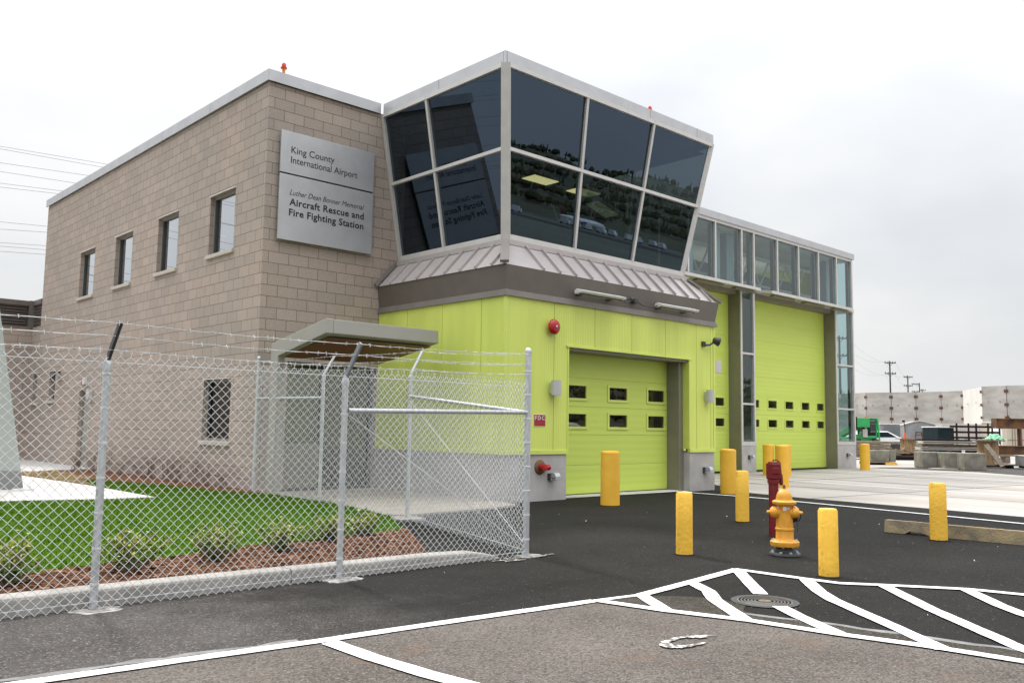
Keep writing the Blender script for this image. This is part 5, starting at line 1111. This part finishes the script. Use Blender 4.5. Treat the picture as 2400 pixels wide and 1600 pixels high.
# ecology blocks
def eco(px0, px1, d, h, label, rz=0.0, m="concrete_old", dep=None, rod=0.0):
    wdt = (px1 - px0) / FPX * d; o = thing("concrete_block", spot((px0 + px1) / 2, d, rod), label, "block", "rough concrete blocks in the yard", AZ + rz)
    dp = dep or wdt; b = MB(); b.box(-wdt / 2, wdt / 2, 0, dp, 0, h); local(o, "body", m, b, bevel=.025)
    b = MB(); b.tube([(-.08, dp / 2, h - .02), (-.07, dp / 2, h + .05), (.07, dp / 2, h + .05), (.08, dp / 2, h - .02)], .012, 6); local(o, "lifting_loop", "rust_bracket", b); return o
eco(2161.5, 2209, 33.2, .60, "dark weathered concrete block, leftmost of the yard's row of three")
eco(2212, 2258.5, 32.6, .60, "pale weathered concrete block, middle of the yard's row of three")
eco(2260, 2308, 31.6, .61, "mottled concrete block at the right end of the row, beside the leaning plank", -.12)
eco(2041, 2083, 36.0, .46, "long low concrete block resting on a timber skid behind the corner bollard", rod=.115, dep=.7)
eco(2084, 2098.5, 36.2, .46, "narrow end-on concrete block on the yellow-ended timber skid", rod=.115, dep=.8)
o = yard("timber_skid", 2072, 35.4, "dark timber skid with a yellow end under the long concrete blocks", "skid")
b = MB(); b.box(-.55, .55, .25, 1.2, .09, .114); local(o, "deck", "wood_grey", b); b = MB(); b.box(-.55, -.2, .2, 1.2, 0, .09); b.box(-.2 + .06, .10, .3, 1.2, 0, .09); local(o, "runner", "stake_black", b); b = MB(); b.box(.12, .57, .15, 1.2, 0, .088); local(o, "runner", "yellow_paint", b)
# timber and plate stacks
o = yard("lumber_stack", 2048, 43, "weathered stack of long grey timbers behind the corner bollard", "lumber")
for k in range(6):
    b = MB(); L_ = [2.4, 2.3, 2.6, 2.0, 1.9, 2.5][k]; b.box(-1.3 + random.uniform(-.1, .05), -1.3 + L_, -.4, .9, .08 + k * .135, .08 + k * .135 + .118); local(o, "timber", "wood_grey", b)
b = MB(); b.box(-1.2, -1.0, -.3, .9, 0, .078); b.box(.5, .7, -.3, .9, 0, .078); local(o, "bearer", "stake_black", b)
o = yard("rubble_heap", 2128, 44, "dark heap of broken boards and pipes between the timber stack and blocks", "rubble")
for k in range(26):
    b = MB() if k == 0 else b
    a = Vector((random.uniform(-1.0, .8), random.uniform(-.4, .6), random.uniform(.05, .42))); c = a + Vector((random.uniform(.3, 1.0) * random.choice((-1, 1)), random.uniform(-.3, .3), random.uniform(-.25, .25)))
    c.z = max(c.z, .05); b.bar(a, c, random.uniform(.08, .22), random.uniform(.03, .09), k % 3)
local(o, "boards", ["wood_grey", "stake_black", "wood_tan"], b)
o = yard("pipe_bundle", 2120, 42.5, "dark steel pipes lying on the ground before the rubble heap", "pipes")
b = MB()
for k in range(3): b.tube([(-.7, k * .22, .11), (.85, k * .22 + .1, .11)], .1, 12)
local(o, "pipes", "stake_black", b, smooth=True)
b = MB(); b.box(.45, .85, -.35, -.05, .0, .2); local(o, "red_box", "rust_bracket", b)
o = yard("steel_beam_stack", 2230, 36.5, "pile of long pale steel beams on bearers behind the three concrete blocks", "beams")
for k in range(3):
    z = .62 + k * .13; b = MB(); b.box(-1.25 + .05 * k, 1.2 - .06 * k, .0, .7, z, z + .018); b.box(-1.25 + .05 * k, 1.2 - .06 * k, .12, .58, z + .018, z + .085); b.box(-1.25 + .05 * k, 1.2 - .06 * k, .0, .7, z + .085, z + .10); local(o, "beam", "concrete_white" if k != 1 else "wood_grey", b)
b = MB()
for x in (-.9, .85): b.box(x, x + .2, .05, .6, 0, .618)
local(o, "bearer", "stake_black", b)
b = MB(); b.box(-1.1, 1.0, .3, .9, .985, 1.06); local(o, "beam", "stake_black", b)
# cable reels
def reel(px, d, r, h, label, rz=0):
    o = yard("cable_reel", px, d, label, "cable reel", "wooden cable reels in the yard", rz)
    b = MB(); b.lathe([(r, 0), (r, .05)], (0, 0, 0), None, 28); local(o, "flange", "wood_grey", b); b = MB(); b.lathe([(r, 0), (r, .05)], (0, 0, h - .05), None, 28); local(o, "flange", "wood_grey", b)
    b = MB(); b.lathe([(r * .62, .05), (r * .62, h - .05)], (0, 0, 0), None, 20); local(o, "drum", "wood_tan", b); return o
reel(2127, 50, .66, 1.0, "weathered cable reel behind the timber stack with a cone on top")
reel(2314, 34.5, .60, 1.08, "cable reel with green netting on top beside the leaning plank")
o = thing("netting", spot(2330, 34.4, 1.08), "crumpled green netting heaped on the cable reel", "netting", rz=AZ)
b = MB(); n = 9
for i in range(n):
    for j in range(n):
        def hh(i, j): u = (i / n - .5) * 2; v = (j / n - .5) * 2; return (u * .34, v * .3, max(.0, .20 * (1 - u * u - v * v)) + .03 * math.sin(i * 2.1 + j * 3.3) + .03)
        b.face([hh(i, j), hh(i + 1, j), hh(i + 1, j + 1), hh(i, j + 1)])
local(o, "net", "tarp_green", b, fix=False); b = MB(); b.tube([(-.3, -.1, .02), (-.15, -.1, .14), (.0, -.12, .02), (.2, -.2, .05)], .012, 6); local(o, "rope", "tarp_green", b)
o = thing("traffic_cone", spot(2120.5, 50, 1.0), "small orange traffic cone standing on the cable reel", "cone", rz=AZ); b = MB(); b.box(-.14, .14, -.14, .14, 0, .03); local(o, "foot", "orange_plastic", b); b = MB(); b.lathe([(.10, .03), (.03, .34)], (0, 0, 0), None, 14); local(o, "body", "orange_plastic", b)
o = yard("leaning_plank", 2329, 33.4, "grey plank leaning against the green-topped cable reel", "plank"); b = MB(); b.bar((-.16, .3, .90), (.22, -.15, .1), .20, .045, upv=(0, -1, .4)); local(o, "board", "wood_grey", b)
# rusty H-frame
o = yard("rusted_steel_frame", 2388, 36.5, "big rust-brown frame of wide I-beams at the right edge", "steel frame")
k_ = 36.5 / FPX
b = MB(); b.box(-.92, 1.6, 0, .35, 1.935, 1.96); b.box(-.92, 1.6, .10, .25, 1.565, 1.935); b.box(-.92, 1.6, 0, .35, 1.54, 1.565); b.box(-.94, -.915, -.02, .36, 1.545, 1.955); local(o, "top_beam", "rust", b)
b = MB(); b.box(.02, .14, .1, .14, .84, 1.538); b.box(.06, .10, .0, .25, .84, 1.538); local(o, "upright", "rust_bracket", b)
b = MB(); b.box(-1.0, 1.6, 0, .35, .815, .835); b.box(-1.0, 1.6, .10, .25, .50, .815); b.box(-1.0, 1.6, 0, .35, .475, .50); local(o, "bottom_beam", "rust", b)
b = MB(); b.box(-.9, 1.2, -.05, .4, .40, .472); b.box(-.6, -.4, 0, .4, 0, .40); b.box(.7, .9, 0, .4, 0, .40); local(o, "bearer", "wood_grey", b)
b = MB(); b.box(-.45, -.28, .05, .1, 1.962, 1.99); b.bar((-.38, .1, 1.99), (-.37, .1, 2.10), .03, .03); local(o, "lug", "rust_bracket", b)
o = yard("wooden_pallet", 2378, 34.0, "low broken timber pallet on the ground at the right edge", "pallet")
b = MB()
for k in range(5): b.box(-1.15, 1.6, k * .22, k * .22 + .15, .10, .135)
local(o, "slats", "wood_grey", b); b = MB()
for x in (-1.1, -.2, .7): b.box(x, x + .12, 0, 1.05, 0, .098)
local(o, "bearers", "stake_black", b); b = MB(); b.box(-.75, -.35, -.1, .6, .137, .19); b.box(-.3, .7, -.05, .5, .137, .17); local(o, "offcut", "concrete_white", b)
o = yard("storage_crate", 2397, 33.2, "pale grey metal crate cut by the right edge of the photo", "crate"); b = MB(); b.box(-.05, .5, 0, .5, .12, .50); local(o, "body", "shed_metal", b, bevel=.015); b = MB(); b.box(-.07, .5, -.02, .52, .50, .52); local(o, "lid", "white_plastic", b)
# sheds, container, box
def shed(px, d, wdt, dep, h, hr, label, m="shed_metal", name="metal_shed", rz=0.0):
    o = yard(name, px, d, label, "shed", None, rz); b = MB()
    if hr > 0:
        b.extr([(-wdt / 2, 0), (wdt / 2, 0), (wdt / 2, h), (wdt * .18, h + hr * .8), (0, h + hr), (-wdt * .18, h + hr * .8), (-wdt / 2, h)], lambda t, x, z: Vector((x, 0 if t == 0 else dep, z)))
    else: b.box(-wdt / 2, wdt / 2, 0, dep, 0, h)
    local(o, "body", m, b)
    r_ = MB()
    pr = [(-wdt / 2 - .06, h), (-wdt * .18, h + hr * .8), (0, h + hr), (wdt * .18, h + hr * .8), (wdt / 2 + .06, h)] if hr > 0 else [(-wdt / 2 - .04, h), (wdt / 2 + .04, h)]
    r_.extr(pr + [(x, z + .07) for x, z in reversed(pr)], lambda t, x, z: Vector((x, -.08 if t == 0 else dep + .08, z))); local(o, "roof", "concrete_white" if hr > 0 else "white_plastic", r_)
    return o
o = shed(2156, 62, 2.0, 3.4, 1.86, .28, "grey metal shed with low curved roof in the yard", rz=-.35)
b = MB(); b.box(.62, .66, -.03, -.005, 0, 1.7); b.box(-.98, -.94, -.03, -.005, 0, 1.85); local(o, "corner_post", "rust_bracket", b)
b = MB(); b.bar((-1.0, -.06, 1.85), (-1.02, -.08, 2.12), .05, .05); b.obox((-1.05, -.1, 2.14), (.18, .12, .12), Matrix.Identity(3)); local(o, "floodlight", "stake_black", b)
def corr(b, x0_, x1_, n, z0_, z1_, y):
    for k in range(n):
        u = x0_ + (x1_ - x0_) * k / n; v = u + (x1_ - x0_) / n * .5; b.box(u, v, y - .03, y, z0_, z1_)
o = shed(2087, 68, 1.5, 3.0, 1.95, 0, "small corrugated grey container behind the green lift truck", name="storage_container", rz=-.1); b = MB(); corr(b, -.5, .72, 14, .1, 1.82, -.002); local(o, "corrugation", "duct_grey", b)
o = shed(2217, 58, 1.05, 2.2, 1.70, 0, "dark teal box container next to the grey metal shed", m="teal_dark", name="storage_container", rz=.0)
o = shed(2392, 56, 1.75, 3.0, 2.05, 0, "beige ribbed shipping container seen under the rusty frame", m="container_beige", name="shipping_container"); b = MB()
for x in (-.55, -.38, .05, .25, .55): b.box(x, x + .03, -.03, -.002, .1, 1.95)
b.box(-.85, .85, -.025, -.002, .95, .98); local(o, "door_ribs", "wood_grey", b)
# stake rack
o = yard("stake_rack", 2290, 48, "black slatted stake-bed rack standing in the yard", "rack")
b = MB()
for x in (-1.10, -.45, -.03, .62, .84, 1.24): b.box(x - .04, x + .04, 0, .05, .35, 1.88 if x != 1.24 else 1.8)
local(o, "stakes", "stake_black", b); b = MB()
for z in (1.70, 1.40, 1.10): b.box(-1.45, 1.28, .051, .09, z - .06, z + .05)
local(o, "slats", "stake_black", b); b = MB(); b.box(-1.3, 1.2, -.1, 1.6, .55, .70); b.box(-1.1, -.9, -.05, 1.5, 0, .55); b.box(.9, 1.1, -.05, 1.5, 0, .55); local(o, "bed", "stake_black", b)
b = MB(); b.box(-.98, -.72, -.01, -.005, .92, 1.04); local(o, "plate", "white_plastic", b)
o = yard("tan_container", 2278, 66, "tan shipping container behind the black stake rack", "container"); b = MB(); b.box(-2.2, 2.3, 0, 2.4, .1, 2.05); local(o, "body", "placard", b); b = MB(); corr(b, -2.1, 2.2, 24, .2, 1.95, -.002); local(o, "corrugation", "placard", b)
o = yard("frame_trestle", 2153, 55, "thin steel A-frame trestle in front of the grey metal shed", "trestle")
b = MB(); b.bar((-.17, 0, 1.35), (-.38, 0, 0), .06, .06); b.bar((.17, 0, 1.35), (.42, 0, 0), .06, .06); b.bar((-.2, 0, 1.36), (.2, 0, 1.36), .06, .06); b.bar((-.2, 0, 1.2), (.2, 0, 1.2), .05, .05); local(o, "frame", "rust_bracket", b)
o = yard("steel_plate", 2182, 34.6, "flat white sheet lying on the ground before the concrete blocks", "sheet"); b = MB(); b.hexa([(-1.1, -2.0, .0), (.55, -2.6, .0), (.95, -1.3, .0), (-.2, -1.2, .0), (-1.1, -2.0, .02), (.55, -2.6, .02), (.95, -1.3, .02), (-.2, -1.2, .02)]); local(o, "sheet", "concrete_white", b)
# green telehandler
th = yard("telehandler", 2037, 55, "bright green telehandler with a cab and raised boom head", "lift truck", None, .1)
b = MB(); b.box(-.75, .62, .3, 2.6, .55, 1.0); b.box(-.85, -.2, .2, 1.0, .72, 1.18); local(th, "chassis", "lift_green", b, bevel=.04)
b = MB()
for x in (-.12, .58):
    for y in (.2, 1.15): b.box(x - .05, x + .05, y - .05, y + .05, 1.0, 2.05)
b.box(-.24, .68, .1, 1.25, 2.05, 2.20); b.box(-.17, .63, .15, 1.2, .95, 1.1); b.bar((.62, .1, 2.1), (.74, .1, .55), .1, .08); cab = local(th, "cab", "lift_green", b, bevel=.02)
b = MB(); b.box(-.08, .54, .22, .24, 1.12, 2.03); b.box(-.10, -.09, .24, 1.12, 1.12, 2.03); local(th, "cab_glass", "cab_glass", b, cab); b = MB(); b.box(.05, .4, .6, 1.0, 1.0, 1.65); local(th, "seat", "stake_black", b, cab)
b = MB()
for k in range(8): b.box(-.15 + k * .09, -.11 + k * .09, .08, .1, 2.09, 2.17)
local(th, "roof_slots", "stake_black", b, cab)
b = MB(); b.bar((-.45, 3.0, 1.05), (-.45, -.3, 2.0), .34, .34); local(th, "boom", "lift_green", b, bevel=.03); b = MB(); b.box(-1.15, -.2, -.5, -.15, 1.62, 2.2); local(th, "boom_head", "lift_green", b, bevel=.03); b = MB(); b.box(-1.25, -1.05, -.55, -.1, 1.45, 2.25); local(th, "fork_carriage", "stake_black", b)
for x in (-.62, .52):
    for y in (.35, 2.3):
        b = MB(); b.lathe([(.2, -.16), (.42, -.16), (.47, -.1), (.47, .1), (.42, .16), (.2, .16)], (x, y, .47), Matrix(((0, 0, 1), (0, 1, 0), (-1, 0, 0))), 22); wl = local(th, "wheel", "tyre", b, smooth=True)
        b = MB(); b.lathe([(.22, -.17), (.22, .17)], (x, y, .47), Matrix(((0, 0, 1), (0, 1, 0), (-1, 0, 0))), 16); local(th, "rim", "container_beige", b, wl)
b = MB(); b.lathe([(.06, 0), (.06, .10), (.03, .14)], (.12, .6, 2.2), None, 12); local(th, "beacon", "orange_plastic", b); b = MB(); b.box(-.35, -.08, .05, .15, 1.0, 1.5); local(th, "side_panel", "placard", b)
# white car beyond the timber
car = yard("parked_car", 2034, 60, "white car half hidden behind the timber stack and green telehandler", "car", None, .0); car.scale = (1.12, 1.12, 1.12)
b = MB(); b.extr([(-2.0, .25), (-2.05, .65), (-1.2, .82), (-.6, 1.22), (.9, 1.25), (1.6, .9), (2.05, .82), (2.05, .25)], lambda t, x, z: Vector((x, -.8 if t == 0 else .8, z))); local(car, "body", "car_white", b, bevel=.07)
b = MB(); b.extr([(-1.05, .86), (-.58, 1.17), (.86, 1.2), (1.4, .9)], lambda t, x, z: Vector((x, -.806 if t == 0 else .806, z))); local(car, "side_window", "teal_dark", b)
for x in (-1.3, 1.3):
    for y in (-.72, .72): b = MB(); b.lathe([(.32, -.1), (.32, .1)], (x, y, .32), Matrix(((1, 0, 0), (0, 0, 1), (0, -1, 0))), 18); local(car, "wheel", "tyre", b)
o = yard("barrier_pile", 2346, 45, "orange and white plastic barriers beside the beige container", "barriers"); b = MB(); b.bar((-.2, 0, .62), (.42, .1, .60), .14, .14); b.bar((-.1, .2, .48), (.4, .1, .46), .12, .1); local(o, "orange_rail", "orange_plastic", b); b = MB(); b.box(-.35, .2, 0, .4, .0, .42); b.box(-.3, .0, .1, .4, .5, .8); local(o, "white_block", "white_plastic", b)
o = yard("white_drum", 2334, 52, "white tank beside the stake rack and the beige container", "tank"); b = MB(); b.lathe([(.3, 0), (.33, .1), (.33, 1.2), (.2, 1.42), (.05, 1.5)], (0, 0, .3), None, 20); b.box(-.25, .25, -.25, .25, 0, .3); local(o, "shell", "white_plastic", b, smooth=True)
for px, d in ((2014, 50), (2005.5, 46)): 
    pass
o = yard("traffic_cone", 2009, 47, "orange traffic cone between the glazed corner and the corner bollard", "cone"); b = MB(); b.box(-.2, .2, -.2, .2, 0, .04); local(o, "foot", "stake_black", b); b = MB(); b.lathe([(.15, .04), (.04, .78)], (0, 0, 0), None, 14); local(o, "body", "orange_plastic", b)
# utility poles
def upole(px, d, zt, label, rz, off=0.0):
    o = thing("utility_pole", spot(px, d), label, "utility pole", "utility poles beyond the concrete wall", AZ + rz)
    b = MB(); b.tube([(0, 0, -.3), (0, 0, zt)], [.24, .15], 10); local(o, "pole", "pole_wood", b)
    for z in (zt - .45, zt - 6.3 * .0 - 2.9 if d > 180 else zt - 3.4):
        b = MB(); b.bar((-1.35 + off, -.18, z), (1.35 + off, -.18, z), .16, .2); b.bar((off - .8, -.18, z), (0, -.1, z - .7), .06, .06); b.bar((off + .8, -.18, z), (0, -.1, z - .7), .06, .06); ar = local(o, "crossarm", "pole_wood", b)
        b = MB()
        for x in (-1.25, -.55, .55, 1.25): b.lathe([(.07, 0), (.11, .12), (.06, .26)], (x + off, -.18, z + .1), None, 8)
        local(o, "insulator", "pole_wood", b, ar)
upole(1971.5, 149, 17.7, "nearest utility pole, seen through the glazed corner of the bays", .15); upole(2089.5, 200, 17.7, "tallest utility pole seen in open sky, left of its row", .15); upole(2131, 250, 17.7, "second utility pole in open sky, right of the tallest one", .15); upole(2158, 287, 17.8, "third utility pole above the panel wall, with crossarms offset left", .15, -1.5); upole(2164, 327, 17.8, "smallest and farthest utility pole above the panel wall", .15)
# overhead cables: four runs over the yard between the poles, and the higher line behind the station
pp = [spot(1971.5, 149), spot(2089.5, 200), spot(2131, 250), spot(2158, 287), spot(2164, 327)]
pp = [pp[0] * 2 - pp[1] + Vector((-8, 3, 0))] + pp
for k, (z, du) in enumerate(((17.55, -1.2), (17.55, 1.2), (14.7, -1.2), (14.7, 1.2))):
    b = MB()
    for a, c in zip(pp, pp[1:]):
        P = []
        for q in range(13):
            t = q / 12; p = a.lerp(c, t) + Vector((.731, -.682, 0)) * du; p.z = z - 1.6 * 4 * t * (1 - t); P.append(p)
        b.tube(P, .014, 4)
    tag(b.build("overhead_cable", "cable", org=tuple(pp[1])), "thin overhead cable strung along the distant utility poles on the right", "cable", "cables between the utility poles")
for k, (z, sl, lab) in enumerate([(20.71, .0386, "topmost cable in the left sky"), (20.52, .0245, "second cable from the top in the left sky"), (19.515, .052, "third cable from the top in the left sky"), (18.886, .034, "fourth cable from the top in the left sky"), (18.04, .057, "fifth cable down in the left sky, top of the middle pair"), (17.757, .068, "sixth cable down in the left sky, lower of the middle pair"), (15.254, .061, "seventh cable down, meeting the brick edge below the gap"), (14.72, .088, "eighth cable down in the left sky"), (13.757, .075, "third cable from the bottom in the left sky"), (13.508, .061, "second lowest cable in the left sky"), (13.135, .068, "lowest cable in the left sky, above the louvred wing")]):
    b = MB(); P = []
    for q in range(-8, 13):
        x = 15 + q * 10; P.append((x, 70, z + sl * (x - 15) + .0004 * (x - 18) ** 2 * .3))
    b.tube(P, .017, 5); tag(b.build("overhead_cable", "cable", org=(15, 70, z)), lab + ", behind the station", "cable", "cables in the left sky")
# ================================================================== BEHIND THE PHOTOGRAPHER (seen mirrored in the glass)
b = MB(); n = 70; rows = 7; H_ = []
for i in range(n + 1):
    az = R(-88 + i * (88 + 10) / n); base = 17 + 5 * math.sin(i * .21 + 1) + 3.0 * math.sin(i * .53) + 1.5 * math.sin(i * 1.3)
    for j in range(rows): 
        r_ = 330 + j * 45; z = (j / (rows - 1)) ** .8 * (base + 9) * (r_ / 480) - (.5 if j == 0 else 0) + random.uniform(-.5, .5) * (j > 0); H_.append((r_ * math.cos(az), r_ * math.sin(az), z))
for i in range(n):
    for j in range(rows - 1):
        a = i * rows + j; b.face([H_[a], H_[a + 1], H_[a + rows + 1], H_[a + rows]])
b.build("hills", "hill_ground", kind='structure', fix=False)
b = MB()
for k in range(6500):
    i = random.randrange(n); j = random.choice([1, 2, 3, 4, 5, 6]); p = Vector(H_[i * rows + j]) + Vector((random.uniform(-7, 7), random.uniform(-20, 20), -.5)); h = random.uniform(1.6, 4.2); r_ = h * random.uniform(.35, .6)
    if random.random() < .35: pr = [(r_ * .5, 0), (r_ * .55, h * .3), (.1, h * 1.25)]
    else: pr = [(r_ * .5, 0), (r_ * 1.1, h * .35), (r_ * .8, h * .75), (.1, h)]
    b.lathe(pr, p, None, 5)
tag(b.build("hillside_wood", "wood_mix", kind='stuff', fix=False), "dark wooded hillside mirrored in the tower glass", "trees")
b = MB(); b.face([(60, -300, .0), (330, -60, .0), (300, -40, .0), (40, -270, .0)]); b.build("taxiway", "grey_asphalt", kind='structure')
def van(az, r_, rz, i):
    t = thing("parked_van", (r_ * math.cos(R(az)), r_ * math.sin(R(az)), 0), "tiny white parked van mirrored in the tower glass", "van", "white vans mirrored in the tower glass", R(az) + math.pi / 2 + rz); t.scale = (.72, .72, .72)
    return t
v0 = None
for k in range(22):
    az = -53 + k * .85 + random.uniform(-.2, .2); r_ = 262 + k * 2.0 + random.uniform(-4, 4)
    if v0 is None:
        v0 = van(az, r_, 0, 0); b = MB(); b.box(-2.4, 1.4, -1, 1, .5, 2.9); local(v0, "cargo_box", "white_plastic", b, bevel=.08); b = MB(); b.extr([(1.42, .45), (2.9, .45), (2.9, 1.2), (2.3, 2.1), (1.42, 2.2)], lambda t, x, z: Vector((x, -.95 if t == 0 else .95, z))); local(v0, "cab", "car_white", b)
        for x in (-1.5, 2.0): b = MB(); b.lathe([(.45, -1.02), (.45, 1.02)], (x, 0, .45), Matrix(((1, 0, 0), (0, 0, 1), (0, -1, 0))), 14); local(v0, "wheels", "tyre", b)
    elif 9 < k < 13: continue
    else: dup(v0, (r_ * math.cos(R(az)), r_ * math.sin(R(az)), 0), "tiny white parked van mirrored in the tower glass", R(az) + math.pi / 2 + random.uniform(-.9, .9))
az = -40.8; r_ = 300
ap = thing("parked_aeroplane", (r_ * math.cos(R(az)), r_ * math.sin(R(az)), 0), "white aeroplane with dark tail mirrored in the tower glass", "aeroplane", None, R(az) + 1.15); ap.scale = (.72, .72, .72)
b = MB(); P = [(-13, 0, 3.6), (-9, 0, 3.3), (-4, 0, 3.0), (6, 0, 3.0), (10, 0, 2.9), (12.2, 0, 2.6)]; b.tube(P, [.35, 1.1, 1.7, 1.75, 1.4, .3], 18); local(ap, "fuselage", "car_white", b, smooth=True)
b = MB(); b.hexa([(2.5, -1, 2.4), (-1.2, -1, 2.4), (-4.4, -12, 3.2), (-2.8, -12, 3.2), (2.5, -1, 2.8), (-1.2, -1, 2.8), (-4.4, -12, 3.35), (-2.8, -12, 3.35)]); b.hexa([(2.5, 1, 2.4), (-1.2, 1, 2.4), (-4.4, 12, 3.2), (-2.8, 12, 3.2), (2.5, 1, 2.8), (-1.2, 1, 2.8), (-4.4, 12, 3.35), (-2.8, 12, 3.35)]); local(ap, "wings", "shed_metal", b)
b = MB(); b.hexa([(-9, -.15, 4.2), (-9, .15, 4.2), (-12.6, .15, 4.0), (-12.6, -.15, 4.0), (-12, -.08, 8.4), (-12, .08, 8.4), (-14, .08, 8.4), (-14, -.08, 8.4)]); local(ap, "tail_fin", "rust_bracket", b)
b = MB()
for x, y in ((8, 0), (-.5, 2.2), (-.5, -2.2)): b.tube([(x, y, 0.1), (x, y, 2.2)], .2, 8); b.lathe([(.5, -.2), (.5, .2)], (x, y, .5), Matrix(((1, 0, 0), (0, 0, 1), (0, -1, 0))), 12)
local(ap, "undercarriage", "stake_black", b)
